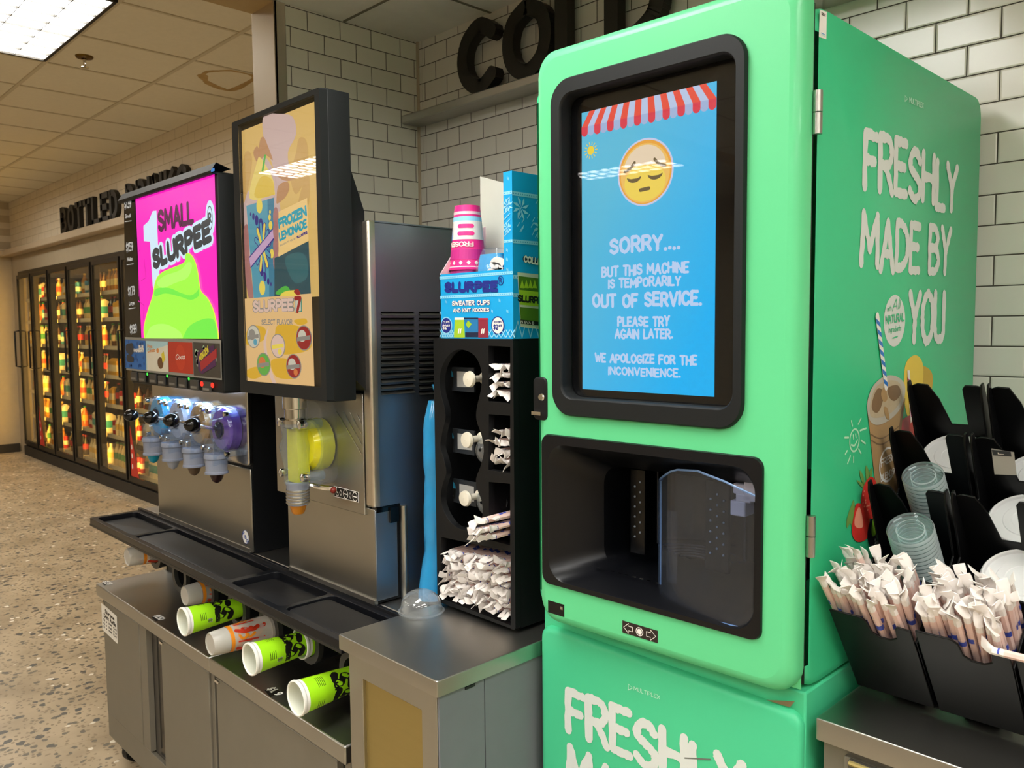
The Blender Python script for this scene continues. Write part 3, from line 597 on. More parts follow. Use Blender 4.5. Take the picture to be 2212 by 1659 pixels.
b.art(pl, smooth_pts([P(*q) for q in ((338, 640), (360, 634), (390, 640), (415, 648), (432, 640), (433, 630), (434, 618), (430, 628), (415, 638), (392, 632), (368, 622), (340, 624))], 4, True), SLIM2, .0055)
b.art(pl, smooth_pts([P(*q) for q in ((398, 731), (412, 705), (440, 690), (464, 690), (472, 715), (473, 730))], 4)+[P(473, 731.5)], SLIM2, .0055)
b.art(pl, smooth_pts([P(*q) for q in ((342, 612), (358, 596), (392, 584), (410, 566), (418, 575), (408, 600), (380, 612), (355, 622))], 4, True), SLIM3, .0055)
b.art(pl, smooth_pts([P(*q) for q in ((318, 728), (330, 705), (360, 700), (390, 715), (398, 730))], 4)+[P(398, 731), P(318, 731)], SLIM3, .0055)
b.build('lit_screen', hous, smooth=0)
PRC = emi('price glow', '#d8d4cc', .75)
b = MB(); b.artpx(pl, ((268, 424), (291, 426), (305, 730), (272, 728)), GLOSSBLACK, .001)
for k, (yy, s, w) in enumerate(((452, '$1.39', 'Small'), (545, '$1.59', 'Medium'), (640, '$1.79', 'Large'), (722, '$1.99', ''))):
    dx = k*4.2
    letters_px(b, pl, s, (270+dx, yy), (284+dx, yy-3), (270+dx, yy-20), PRC, th=.13, gap=.1, d=.002)
    if w:
        letters_px(b, pl, w, (272+dx, yy+20), (283+dx, yy+18), (272+dx, yy+11), PRC, th=.17, d=.002); b.ribbon(pl.at, [P(271+dx, yy+27), P(285+dx, yy+25)], .003, PRC, .002)
b.build('price_strip', hous, smooth=0)
GREY = mat('label holder grey', '#8d8c86', .4)
b = MB(); b.artpx(pl, ((272, 728), (480, 735), (482, 821), (275, 799)), GREY, .004); b.build('label_holder', hous, smooth=0)
# four flavour cards
def card(q, col, parent, drawf):
    b = MB(); b.artpx(pl, q, col, .005); drawf(b); b.build('flavour_card', parent, smooth=0)
CBL = mat('card blue', '#1f66b4', .4); CSK = mat('card sky', '#a9cfd8', .4); CRD = mat('card red', '#b5321e', .4); CGN = mat('card dark', '#3f3b36', .4); CPU = mat('card purple', '#4a2350', .4); CNV = mat('card shadow', '#2b2f3a', .4); COR = mat('card orange', '#d8904f', .4); CBR = mat('card brown', '#6b4a2e', .4); CMI = mat('card mint', '#9fbf9d', .4); CYE = mat('card yellow', '#d8c83c', .4); CDB = mat('card deep blue', '#174f96', .4)
def c1(b):
    rg = random.Random(5)
    for i in range(26):
        x = 275+rg.random()*40; y = 735+rg.random()*58; b.disc(pl, P(x, y), .008, .007, CDB, .0055, 8)
    b.art(pl, smooth_pts([P(*q) for q in ((276, 745), (282, 742), (290, 742), (292, 760), (286, 768), (292, 772), (291, 782), (279, 781), (277, 768), (281, 765), (275, 757))], 3, True), CNV, .006)
    letters_px(b, pl, 'BLUE', (304, 753), (314, 753), (304, 745), WHITE, th=.24, d=.0065); letters_px(b, pl, 'RASPBERRY', (293, 761), (315, 761), (293, 753), WHITE, th=.24, d=.0065)
def c2(b):
    b.artpx(pl, ((320, 760), (366, 745), (367, 804), (321, 800)), mat('card sand', '#d9d6c6', .4), .0055); letters_px(b, pl, 'Piña'.replace('ñ', 'n'), (322, 752), (332, 752), (322, 744), COR, th=.2, d=.006); letters_px(b, pl, 'Colada', (323, 762), (338, 760), (323, 753), COR, th=.2, d=.006)
    b.disc(pl, P(350, 784), .028, .022, CBR, .006); b.disc(pl, P(344, 757), .012, .009, COR, .006); b.artpx(pl, ((352, 765), (357, 758), (361, 776), (355, 784)), CYE, .0065)
def c3(b):
    b.disc(pl, P(393, 772), .042, .047, mat('card red bottle', '#c03a22', .35), .0055); letters_px(b, pl, 'Coca', (383, 777), (402, 776), (383, 765), WHITE, th=.16, gap=.05, d=.006, slant=.2)
def c4(b):
    rg = random.Random(8)
    for i in range(22): b.disc(pl, P(426+rg.random()*46, 748+rg.random()*52), .007+.010*rg.random(), .006+.008*rg.random(), CMI if i % 3 else GREY, .0055, 7)
    b.artpx(pl, ((430, 760), (466, 745), (470, 790), (440, 808), (432, 800)), CPU, .006); b.artpx(pl, ((436, 782), (472, 752), (472, 772), (438, 802)), mat('card crimson', '#a12a2f', .4), .0063)
    letters_px(b, pl, 'MTN DEW', (437, 782), (456, 760), (434, 768), CYE, th=.2, d=.007)
card(((273, 733), (317, 736), (318, 799.5), (274, 795)), CBL, hous, c1); card(((318, 736), (365, 738), (367, 804.5), (319, 799.5)), CSK, hous, c2)
card(((366, 738), (418, 740), (421, 808), (368, 803)), CRD, hous, c3); card(((420, 739), (478, 742), (480, 817), (422, 811)), CGN, hous, c4)
LEDG = emi('green indicator', '#3fe04a', 1.2); LEDR = emi('red indicator', '#ff2c20', 1.6)
for q, m in (((322, 808), LEDG), ((365, 812), LEDG), ((412, 818), LEDG)): b = MB(); b.disc(pl, P(*q), .009, .006, m, .0068); b.build('indicator_light', hous, smooth=0)
for q in ((440, 829), (463, 832)): b = MB(); b.disc(pl, P(*q), .013, .009, LEDR, .0068); b.build('indicator_light', hous, smooth=0)
for q in ((292, 810), (310, 812), (333, 815), (352, 818), (376, 821), (397, 824), (423, 828), (450, 832)):
    b = MB(); a, v = P(*q); b.pbox(pl, a-.036, a+.030, v-.024, v+.012, 0, .006, mat('selector key', '#3a3937', .4)); b.art(pl, [(a-.03, v-.018), (a+.02, v-.018), (a+.02, v-.010), (a-.03, v-.010)], mat('key caption', '#77746d', .5), .0066); b.build('selector_key', hous, bevel=.001)
LEDW = mat('spout lamp', '#c4e2ff', emit=55)
b = MB(); b.box(H0+.06, H1-.16, 1.30, 1.318, Z0-.006, Z0-.001, LEDW); b.build('spout_lamp', hous)
# spouts
CLEAR = glass('clear acrylic', '#e9f1fb', .04, 1.5, .05, 1.3); FROST = mat('frosted nozzle', '#aeb6c9', .25, trans=.5); KNOB = mat('black knob', '#0c0c0d', .08)
def spout(px, kpx, col, t, tip):
    y0 = YM-.018; yf = y0-.052; x, z = front(yf).px(*px)
    slush = mat('slush '+col, col, .2, coat=.4, noise=.18, nscale=40); b = MB()
    b.lathe([(.084, 0), (.084, -.046), (.080, -.052), (.001, -.054)], (x, y0, z), (0, 1, 0), CLEAR, 26); s = b.build('spout_body', t)
    b = MB(); b.lathe([(.001, -.002), (.079, -.002), (.079, -.036), (.070, -.047), (.038, -.050), (.034, -.044), (.001, -.044)], (x, y0, z), (0, 1, 0), slush, 26); b.build('slush', s)
    b = MB(); b.loft([[Vector((x+a, y0-yy, z+c)) for a, c in rrect(-.040, .040, -.125, -.03, .012, 3)] for yy in (.040, .092)], CLEAR, cap0=True, cap1=True); b.build('spout_neck', s)
    b = MB(); b.lathe([(.040, 0), (.043, -.008), (.043, -.016), (.038, -.02), (.038, -.062), (.041, -.066), (.041, -.072), (.001, -.073)], (x, y0-.066, z-.085), (0, 0, 1), FROST, 20, cap0=True); b.build('nozzle', s)
    b = MB(); b.lathe([(.026, 0), (.022, -.012), (.016, -.026), (.004, -.034)], (x, y0-.066, z-.158), (0, 0, 1), mat('tip '+tip, tip, .3), 12, cap0=True); b.build('drip_tip', s)
    kx, kz = front(yf-.115).px(*kpx); b = MB(); e = Vector((x, yf+.004, z)); k = Vector((kx, yf-.115, kz)); b.tube([e, k], .0065, CHROME, 10); b.lathe([(.028, .006), (.030, -.004), (.012, -.010), (.001, -.012)], (x, yf, z), (0, 1, 0), mat('spout hub', '#1c2340', .2), 16, cap0=True); b.build('handle_rod', s)
    b = MB(); b.ball(k, .025, KNOB, 16, 10, (1, 1.15, .95)); b.build('handle_knob', s)
    for dx, dz in ((-.070, .062), (.070, .062), (-.070, -.080), (.070, -.080)): b = MB(); b.tube([(x+dx, y0, z+dz), (x+dx, y0-.05, z+dz)], .012, CLEAR, 10); b.lathe([(.009, -.05), (.011, -.058), (.009, -.066), (.001, -.068)], (x+dx, y0, z+dz), (0, 1, 0), CHROME, 10); b.build('mounting_bolt', s)
for px, kp, col, tip in (((336, 899), (283, 897), '#12aee6', '#1897b8'), ((378, 908), (325, 902), '#ccd0e0', '#9fa6b5'), ((424, 917), (370, 908), '#b98a4c', '#5b4a3a'), ((473, 928), (415, 918), '#6a3cae', '#2a1418')): spout(px, kp, col, t, tip)

# ------------------------------------------------------------------ frozen drink machine on the right (one yellow spout, louvred side)
X0, X1, YM = -2.50, -1.952, 1.345
t = thing('frozen_drink_machine', 'right frozen drink machine with a lemonade poster screen and one yellow spout', 'drink machine', (-2.2, 1.7, 1.062))
b = MB(); b.box(X0+.05, X1-.002, YM, 1.43, 1.066, 1.36, BLACK); b.box(X0, X1-.002, YM, 2.0, 1.34, 2.165, BLACK); b.box(X0+.05, X1-.002, 1.43, 2.0, 1.066, 1.35, BLACK); b.build('body', t)
b = MB(); b.box(X0+.045, X1, YM-.008, YM-.001, 1.072, 1.345, STEEL); b.box(X1-.001, X1+.004, YM-.008, 1.414, 1.075, 1.342, STEELDK); b.build('lower_panel', t, bevel=.002)
b = MB(); b.box(X0-.004, X1-.035, YM-.018, YM-.001, 1.325, 1.68, STEEL); b.build('spout_panel', t, bevel=.002)
pl = side(X1); L = []
for c0, c1 in ((820, 892), (902, 948)):
    for k in range(14):
        f = k/14; y0 = 673+(858-673)*f
        a0, z0 = pl.px(c0, y0+ (0)); a1, z1 = pl.px(c1, y0+2)
        L.append([(a0, z0-.010), (a1, z0-.010), (a1, z0), (a0, z0)])
b = MB(); b.holed(pl, [(YM, 1.352), (1.425, 1.352), (1.425, 1.066), (1.97, 1.066), (1.97, 2.168), (YM, 2.168)], L, 0, .006, STEELDK); b.box(X0, X1+.006, YM, 1.97, 2.166, 2.172, STEELDK); sp_ = b.build('side_panel', t, smooth=0)
b = MB()
for q in L:
    (a0, z0), (a1, _), (_, z1) = q[0], q[1], q[2]; b.add([pl.at(a0, z0-.001, .014), pl.at(a1, z0-.001, .014), pl.at(a1, z0+.006, .003), pl.at(a0, z0+.006, .003), pl.at(a0, z0-.001, .006), pl.at(a1, z0-.001, .006)], [(0, 1, 2, 3), (0, 1, 5, 4)], STEEL)
b.build('louvres', sp_, smooth=0)
b = MB(); b.slab(front(YM), rrect(X1-.030, X1+.010, 1.352, 2.172, .006, 3), -.006, .018, GUARD, .008); b.build('corner_trim', t)
b = MB(); b.box(X1-.02, X1+.006, YM-.004, 1.42, 1.335, 1.350, GLOSSBLACK); b.box(X1-.0, X1+.012, 1.385, 1.415, 1.30, 1.345, GLOSSBLACK); b.build('seam_gasket', t)
b = MB(); b.tube([(X1+.012, 1.432, 1.345), (X1+.012, 1.432, 1.066)], .011, STEEL, 12); b.build('upright_pipe', t)
b = MB(); b.box(X0+.05, X1-.0, YM-.014, YM-.002, 1.064, 1.078, STEELTOP); b.build('base_flange', t)
pl = front(YM-.018); P = pl.px
b = MB()
for k in range(4): b.ribbon(pl.at, [P(727+15*k, 888+2*k), P(781, 981-22*k)], .003, CHROME, .0008)
b.build('panel_creases', t, smooth=0)
b = MB(); q = [P(*v) for v in ((722, 1049), (776, 1063), (776, 1086), (722, 1072))]; b.art(pl, q, WHITE, .001); cx = sum(v[0] for v in q)/4; cy = sum(v[1] for v in q)/4
b.art(pl, [(cx+(a-cx)*.95, cy+(v-cy)*.88) for a, v in q], INK, .0016)
for k, s in enumerate((-.048, -.028, -.002, .023, .048)):
    c = (cx+s, cy-s*.02)
    if k == 0: b.disc(pl, (c[0]-.003, c[1]+.012), .003, .003, WHITE, .002, 10); b.ribbon(pl.at, [(c[0]-.003, c[1]+.008), (c[0]-.002, c[1]-.002), (c[0]+.004, c[1]-.003), (c[0]+.006, c[1]-.010)], .003, WHITE, .002); b.ringart(pl, (c[0]-.001, c[1]-.006), .007, .007, .002, WHITE, .002)
    elif k in (1, 3): b.ribbon(pl.at, [(c[0]-.006, c[1]), (c[0], c[1]+.009), (c[0]+.006, c[1]), (c[0], c[1]-.009), (c[0]-.006, c[1])], .002, WHITE, .002)
    else: b.ringart(pl, c, .013, .014, .002, WHITE, .002); b.ribbon(pl.at, [(c[0]-.008, c[1]), (c[0]+.008, c[1])], .003, WHITE, .002)
b.build('access_plate', t, smooth=0)
# tall poster screen
YD = 1.197; H0, H1, Z0, Z1 = -2.485, -1.962, 1.665, 2.517
b = MB(); b.slab(front(1.290), rrect(H0, H1, Z0, Z1, .006, 2), 0, 1.290-YD-.022, BLACKM, .003)
b.add([(xx, yy, zz) for xx in (H0+.02, H1-.005) for yy, zz in ((1.29, Z0+.06), (1.335, Z0+.02), (1.335, Z1-.32), (1.29, Z1-.2))], [(0, 1, 2, 3), (4, 7, 6, 5), (0, 4, 5, 1), (1, 5, 6, 2), (2, 6, 7, 3)], BLACK); hous = b.build('menu_housing', t)
pl = front(YD); P = pl.px
b = MB(); s0, s1 = P(514, 280)[0], P(686, 500)[0]; zt, zb = P(600, 236)[1], P(600, 829)[1]
OL = [rrect(H0, H1, Z0, Z1, .006, 2), rrect(H0+.003, H1-.003, Z0+.003, Z1-.003, .005, 2), rrect(s0, s1, zb, zt, .003, 2), rrect(s0, s1, zb, zt, .003, 2)]
b.loft([[pl.at(a, v, d) for a, v in o] for o, d in zip(OL, (-.022, 0, 0, -.012))], BLACKM); b.build('screen_bezel', hous, smooth=20)
pl = front(YD+.0115); P = pl.px
YB = emi('poster tan', '#dcb568', .9); PKB = emi('poster mauve', '#cdb0a8', .9); LF = emi('poster leaf', '#bf8a5c', .85); LF2 = emi('poster leaf light', '#cda25c', .9); SLY = emi('poster slush', '#dcba44', .95); SLY2 = emi('poster slush light', '#e6cd6e', .95); CUPB = emi('poster cup blue', '#4f9fb4', .85); CUPD = emi('poster cup shade', '#357f9c', .85); VIO = emi('poster violet', '#2e1c84', .8); LIL = emi('poster lilac', '#c9a4c4', .9); CYEL = emi('poster yellow', '#e8cf52', .95); TEAL = emi('poster teal', '#0f9fb2', .9); SIGNB = emi('poster sign', '#ecc67e', .95); NIGHT = emi('poster dark teal', '#21505a', .8); SKIN = emi('poster hand', '#b57a74', .8); GRS = emi('poster straw', '#4bb340', .9); BEI = emi('menu peach', '#e2b87c', .95); YL2 = emi('menu yellow', '#d8a82c', .95); PKL = emi('menu lilac', '#d9b9a8', .95); MRD = emi('menu red', '#9c1f22', .85); MGN = emi('menu green', '#5fae46', .85); MOR = emi('menu orange', '#d87840', .85); MGY = emi('menu grey', '#8f8a80', .85); MLG = emi('menu light', '#c9c4b0', .9); GRN2 = emi('menu logo green', '#2d8a72', .85); NIG2 = emi('poster mid teal', '#2d6a70', .8)
b = MB(); A = lambda pts, m, d: b.art(pl, smooth_pts([P(*q) for q in pts], 4, True), m, d)
b.artpx(pl, ((505, 290), (690, 215), (693, 640), (526, 652)), YB, .0)
A(((570, 250), (600, 246), (632, 252), (640, 290), (622, 330), (626, 380), (600, 420), (590, 360), (570, 300)), PKB, .0006); A(((520, 440), (545, 400), (556, 350), (575, 340), (600, 400), (602, 520), (540, 560), (524, 500)), PKB, .0006)
for pts in (((560, 345), (562, 305), (570, 296), (578, 312), (590, 346), (576, 336)), ((592, 370), (606, 364), (628, 364), (640, 376), (630, 390), (610, 388)), ((598, 430), (602, 402), (620, 392), (626, 405), (618, 425), (600, 440)), ((548, 330), (556, 316), (562, 330), (556, 350))): A(pts, LF, .0012)
for pts in (((640, 330), (646, 300), (660, 300), (666, 330), (662, 380), (640, 420), (628, 380)), ((640, 460), (660, 380), (668, 372), (668, 440), (650, 470)), ((520, 400), (530, 330), (545, 340), (538, 400), (526, 440))): A(pts, LF2, .0010)
A(((540, 428), (556, 352), (562, 340), (572, 352), (590, 385), (594, 410), (590, 424)), SLY2, .0018); A(((552, 426), (560, 390), (574, 380), (590, 390), (594, 412), (590, 423)), SLY, .0024)
b.artpx(pl, ((573, 334), (577, 334), (571, 370), (567, 370)), GRS, .0030)
b.artpx(pl, ((534, 443), (594, 425), (597, 640), (550, 646)), CUPB, .0030); b.artpx(pl, ((580, 430), (594, 425), (597, 640), (584, 642)), CUPD, .0034); b.artpx(pl, ((532, 440), (594, 421), (594, 427), (534, 445)), PKB, .0036)
for (x_, y_), r_ in (((563, 445), .022), ((569, 622), .022), ((587, 487), .013), ((585, 470), .009), ((590, 548), .014), ((586, 458), .006)): b.disc(pl, P(x_, y_), r_*.85, r_, CYEL, .0040)
for (x_, y_), r_ in (((544, 463), .006), ((550, 468), .011), ((557, 476), .016), ((566, 486), .020), ((568, 584), .018), ((575, 598), .014), ((582, 608), .010), ((588, 614), .006)): b.disc(pl, P(x_, y_), r_*.7, r_, VIO, .0040)
c = P(570, 535)
for k in range(12):
    th = R(30*k+8); m = (CYEL, CUPB)[k % 2]; e = (c[0]+.045*math.cos(th), c[1]+.07*math.sin(th)); b.ribbon(pl.at, [c, e], .019, VIO, .0042); b.ribbon(pl.at, [c, e], .013, m, .0046)
b.artpx(pl, ((541, 556), (596, 490), (598, 514), (545, 580)), VIO, .0052); b.artpx(pl, ((542, 558), (596, 493), (597, 511), (545, 577)), LIL, .0056)
A(((528, 500), (538, 490), (541, 560), (549, 640), (540, 646), (532, 600)), SKIN, .0026)
for y_ in (470, 500, 533, 565): b.disc(pl, P(600, y_), .017, .03, SKIN, .0060)
b.artpx(pl, ((606, 458), (668, 428), (671, 520), (606, 555)), SIGNB, .0066)
letters_px(b, pl, 'FROZEN', (609, 496), (667, 468), (608, 472), TEAL, th=.27, gap=.15, d=.0074); letters_px(b, pl, 'LEMONADE', (610, 522), (668, 493), (609, 502), TEAL, th=.25, gap=.15, d=.0074)
letters_px(b, pl, 'BROUGHT TO YOU BY', (610, 533), (644, 517), (610, 529), MGY, th=.2, d=.0074); letters_px(b, pl, 'SLURPEE', (647, 516), (669, 505), (647, 510), VIO, th=.3, d=.0074)
b.artpx(pl, ((597, 558), (671, 521), (676, 636), (597, 641)), NIGHT, .0064); A(((620, 560), (650, 545), (668, 560), (668, 600), (640, 610)), NIG2, .0070)
A(((600, 635), (612, 622), (624, 618), (632, 628), (628, 638)), GRS, .0074); A(((612, 640), (620, 630), (645, 627), (652, 637)), CYEL, .0076); A(((640, 630), (648, 624), (654, 634), (648, 638)), MRD, .0078)
b.artpx(pl, ((526, 646), (678, 634), (684, 834), (528, 822)), BEI, .0070)
for pts in (((535, 722), (550, 704), (576, 708), (578, 730), (558, 742), (537, 744)), ((600, 710), (620, 700), (655, 706), (675, 718), (676, 752), (640, 764), (606, 760)), ((590, 780), (620, 774), (648, 792), (646, 816), (602, 814)), ((538, 800), (560, 792), (572, 808), (556, 818), (540, 814)), ((640, 692), (664, 688), (668, 698), (650, 702))): A(pts, YL2, .0074)
A(((586, 706), (580, 740), (588, 790), (602, 828), (594, 828), (582, 790), (574, 740)), PKL, .0077)
letters_px(b, pl, 'SLURPEE', (553, 676), (639, 673), (553, 648), MGY, th=.36, gap=.2, d=.0080); letters_px(b, pl, 'SLURPEE', (554, 675), (638, 672), (554, 649), PKL, th=.24, gap=.2, d=.0086)
q = [P(*v) for v in ((642, 645), (657, 643), (658, 673), (642, 675))]; b.art(pl, q, GRN2, .0080); cx = sum(v[0] for v in q)/4; cy = sum(v[1] for v in q)/4; b.art(pl, [(cx+(a-cx)*.8, cy+(v-cy)*.88) for a, v in q], MLG, .0086); letters(b, pl.at, '7', (cx-.014, cy-.024), (cx+.014, cy-.024), .05, MRD, th=.26, d=.0092)
letters_px(b, pl, 'SELECT FLAVOR', (571, 702), (637, 702), (571, 690), MGY, th=.18, d=.0084)
for q, m1, m2, m3 in (((553, 727), MLG, MGY, CUPB), ((606, 747), PKL, PKL, CYEL), ((662, 730), MRD, MLG, MRD), ((575, 787), MGN, MOR, MGN), ((640, 791), MRD, MLG, MOR)):
    c = P(*q); b.disc(pl, c, .044, .036, MGY, .0084); b.disc(pl, c, .040, .033, m1, .0088); b.disc(pl, (c[0]-.008, c[1]+.006), .022, .017, m2, .0092); b.art(pl, [(c[0]-.036, c[1]-.010), (c[0]+.036, c[1]-.004), (c[0]+.036, c[1]+.008), (c[0]-.036, c[1]+.002)], MGY if m3 != CYEL else CYEL, .0096); b.disc(pl, (c[0]+.012, c[1]-.017), .012, .010, m3, .0092)
b.build('lit_poster', hous, smooth=0)
SGL = glass('screen glass', '#ffffff', .015, 1.29, .0)
b = MB(); b.pbox(pl, s0, s1, zb, zt, .0102, .0112, SGL); b.build('screen_glass', hous)
# yellow spout
x, z = front(1.262).px(656, 962); y0 = YM-.018; SLU = mat('slush yellow', '#cfc81c', .2, coat=.4, noise=.12, nscale=40); b = MB()
b.loft([[Vector((x+a, y0-d, z+v)) for a, v in rrect(-.085, .085, -.12, .135, .045, 5)] for d in (0, .045, .050)], CLEAR, cap1=True); s = b.build('spout_body', t)
b = MB(); b.lathe([(.001, -.004), (.080, -.004), (.082, -.02), (.080, -.045), (.062, -.064), (.026, -.070), (.022, -.064), (.001, -.064)], (x, y0, z), (0, 1, 0), SLU, 26); b.loft([[Vector((x+a*f, y0-.062, z+v)) for a, f in ((-.026, 1), (.026, 1))]+[Vector((x+a*f-.01, y0-.098, z+v)) for a, f in ((.03, 1), (-.03, 1))] for v in (.06, -.11)], SLU, cap0=True, cap1=True); b.build('slush', s)
b = MB(); b.lathe([(.046, .07), (.040, .03), (.050, -.0), (.038, -.06), (.04, -.11)], (x-.004, y0-.088, z), (0, 0, 1), CLEAR, 18); b.build('spout_neck', s)
b = MB(); b.lathe([(.036, .15), (.036, .115), (.031, .112), (.031, .085), (.037, .08), (.037, .06), (.03, .055)], (x-.006, y0-.088, z), (0, 0, 1), CHROME, 18, cap0=True); b.build('spout_cap', s)
b = MB(); b.lathe([(.036, -.105), (.036, -.115), (.034, -.118), (.034, -.17), (.030, -.178), (.001, -.179)], (x-.002, y0-.088, z), (0, 0, 1), FROST, 18); 
for k in range(5): b.lathe([(.035, -.13-.009*k), (.036, -.134-.009*k), (.035, -.137-.009*k)], (x-.002, y0-.088, z), (0, 0, 1), STEELTOP, 18)
b.build('nozzle', s)
b = MB(); b.lathe([(.026, -.178), (.02, -.2), (.016, -.206), (.001, -.207)], (x-.002, y0-.088, z), (0, 0, 1), mat('amber tip', '#b8741a', .3), 14); b.build('drip_tip', s)
for dx, dz in ((-.062, .07), (.058, .07), (-.062, -.085), (.066, -.085)): b = MB(); b.tube([(x+dx, y0-.04, z+dz), (x+dx, y0-.10, z+dz)], .014, CLEAR, 10); b.lathe([(.012, -.09), (.014, -.10), (.012, -.112), (.001, -.116)], (x+dx, y0, z+dz), (0, 1, 0), CHROME, 12); b.build('mounting_bolt', s)
b = MB(); b.tube([(x+.02, y0-.06, z-.12), (x+.06, y0-.03, z-.128), (x+.075, y0-.012, z-.13)], .008, CHROME, 8); b.ball((x+.08, y0-.015, z-.134), .01, mat('red valve', '#7a2418', .4)); b.build('drain_valve', s)

# ------------------------------------------------------------------ cups in the dispensers below the tray
LIME = mat('lime cup', '#a8ec1c', .42, noise=.03); CUPW = mat('cup white', '#f2f2ea', .4); CUPIN = mat('cup inside', '#e3e6d6', .5)
def cupmap(o, ax, r0, r1, L):
    """u: metres round the cup, v: metres along it from the rim"""
    ax = Vector(ax).normalized(); up = Vector((0, 0, 1)); rt = ax.cross(up).normalized(); o = Vector(o)
    def at(u, v, d=0):
        r = r0+(r1-r0)*v/L; th = u/((r0+r1)/2); return o+ax*v+(up*math.cos(th)+rt*math.sin(th))*(r+d)
    return at
def lime_cup(loc, rot, label):
    r0, r1, L = .046, .033, .215
    t = thing('paper_cup', label, 'cup', loc, 'lime green paper cups'); o = Vector(loc); b = MB()
    b.lathe([(r0, .006), (r1, L), (r1*.97, L-.004), (.001, L-.006)], o, (0, 1, 0), LIME, 40); b.lathe([(r0-.002, .0), (r0-.003, .02), (r1*.9, L-.01), (.001, L-.012)], o, (0, 1, 0), CUPIN, 40); b.build('cup_wall', t)
    b = MB(); b.lathe([(r0-.003, .002), (r0-.001, -.002), (r0+.002, -.001), (r0+.003, .004), (r0+.001, .009), (r0, .010)], o, (0, 1, 0), CUPW, 40); b.lathe([(r0, .010), (r0-.0002, .018)], o, (0, 1, 0), CUPW, 40); b.build('rim', t)
    at0 = cupmap(o, (0, 1, 0), r0, r1, L); at = lambda u, v, d=.0005: at0(u+rot, v, d); b = MB()
    # wording runs round the cup: swap axes so lines read along the rim direction
    sw = lambda a, c, d=.0005: at(c, .175-a, d)
    letters(b, lambda a, c, d=.0005: at(a, .096+c, d), 'SLURPEE', (-.05, 0), (.05, 0), .016, INK, th=.3, gap=.2)
    for k in range(2):
        P_ = smooth_pts([(-.018+.05*k-.03, .112), (.0+.05*k-.03, .104), (.012+.05*k-.03, .120), (-.006+.05*k-.03, .135), (.006+.05*k-.03, .152), (.026+.05*k-.03, .148)], 5); b.ribbon(at, P_, .020, INK, .0005)
    for k in range(4): b.ribbon(at, smooth_pts([(-.012+.02*1, .045+.006*k), (.03, .045+.006*k)], 4), .0018, INK, .0005, cap=False)
    for k in range(5): b.ribbon(at, smooth_pts([(-.055, .052+.005*k), (-.025, .052+.005*k)], 4), .0014, INK, .0005, cap=False)
    b.ribbon(at, smooth_pts([(.036, .068), (.036, .085)], 4), .012, CUPW, .0004, cap=False)
    for k in range(6): b.ribbon(at, [(.031+.002*k, .069), (.031+.002*k, .084)], .0011, INK, .0006, cap=False)
    b.build('cup_print', t, smooth=0); return t
PLCUP = mat('translucent cup', '#d9d5cb', .3, trans=.35, noise=.02); PLCLR = glass('clear cup film', '#f2ece4', .05, 1.5, .30); ORP = mat('orange cup print', '#e58a1e', .4); REDC = mat('red cup print', '#c2361c', .4)
def clear_cup(loc, label):
    t = thing('plastic_cup', label, 'cup', loc, 'translucent plastic cups'); o = Vector(loc); b = MB()
    b.lathe([(.001, .004), (.030, .004), (.034, .001), (.037, .006), (.0395, .04), (.0408, .052)], o, (0, 1, 0), PLCUP, 36); b.lathe([(.0408, .052), (.0455, .19), (.047, .192), (.0445, .192)], o, (0, 1, 0), PLCLR, 36); b.build('cup_wall', t)
    b = MB(); b.lathe([(.0412, .054), (.0418, .066)], o, (0, 1, 0), ORP, 36); b.build('orange_band', t)
    at0 = cupmap(o, (0, 1, 0), .0375, .0455, .17); b = MB()
    for k in range(4):
        a = -.09+.06*k; b.ribbon(at0, smooth_pts([(a, .075), (a+.010, .105), (a+.004, .125)], 4), .012, REDC, .0012)
        b.ribbon(at0, smooth_pts([(a+.018, .082), (a+.03, .092), (a+.022, .11)], 4), .008, ORP, .0010); b.ribbon(at0, smooth_pts([(a+.036, .078), (a+.04, .12)], 4), .005, REDC, .0011)
    for k in range(7): b.ribbon(at0, [(-.02+.003*k, .128), (-.02+.003*k, .145)], .0016, INK, .0012, cap=False)
    b.build('cup_print', t, smooth=0)
    return t
clear_cup((-3.45, 1.153, .945), 'translucent plastic cup sticking out under the far left end of the drip tray')
clear_cup((-2.95, 1.18, .894), 'translucent plastic cup with orange band behind the farthest lime green cup')
clear_cup((-2.47, 1.062, .880), 'translucent plastic cup with orange band lying between two lime green cups')
for k in (1, 2): tag(dup(bpy.data.objects['plastic_cup.002'], (-2.47, 1.062+.022*k, .880)), 'translucent plastic cup nested inside the one between two lime green cups', 'cup')
cA = lime_cup((-2.70, 1.072, .891), .03, 'lime green paper cup farthest left, beside the orange banded cups')
cB = lime_cup((-2.22, 1.072, .902), .036, 'middle lime green paper cup under the drip tray')
cC = lime_cup((-1.95, 1.070, .873), .062, 'lime green paper cup nearest the camera, beside the steel counter')
for src, nm in ((cB, 'middle'),): dup(src, (src.location.x, src.location.y+.165, src.location.z), 'lime green paper cup swallowing the bottom of the %s one in the row' % nm)
RING = mat('dispenser ring', '#33332f', .35)
t0 = None
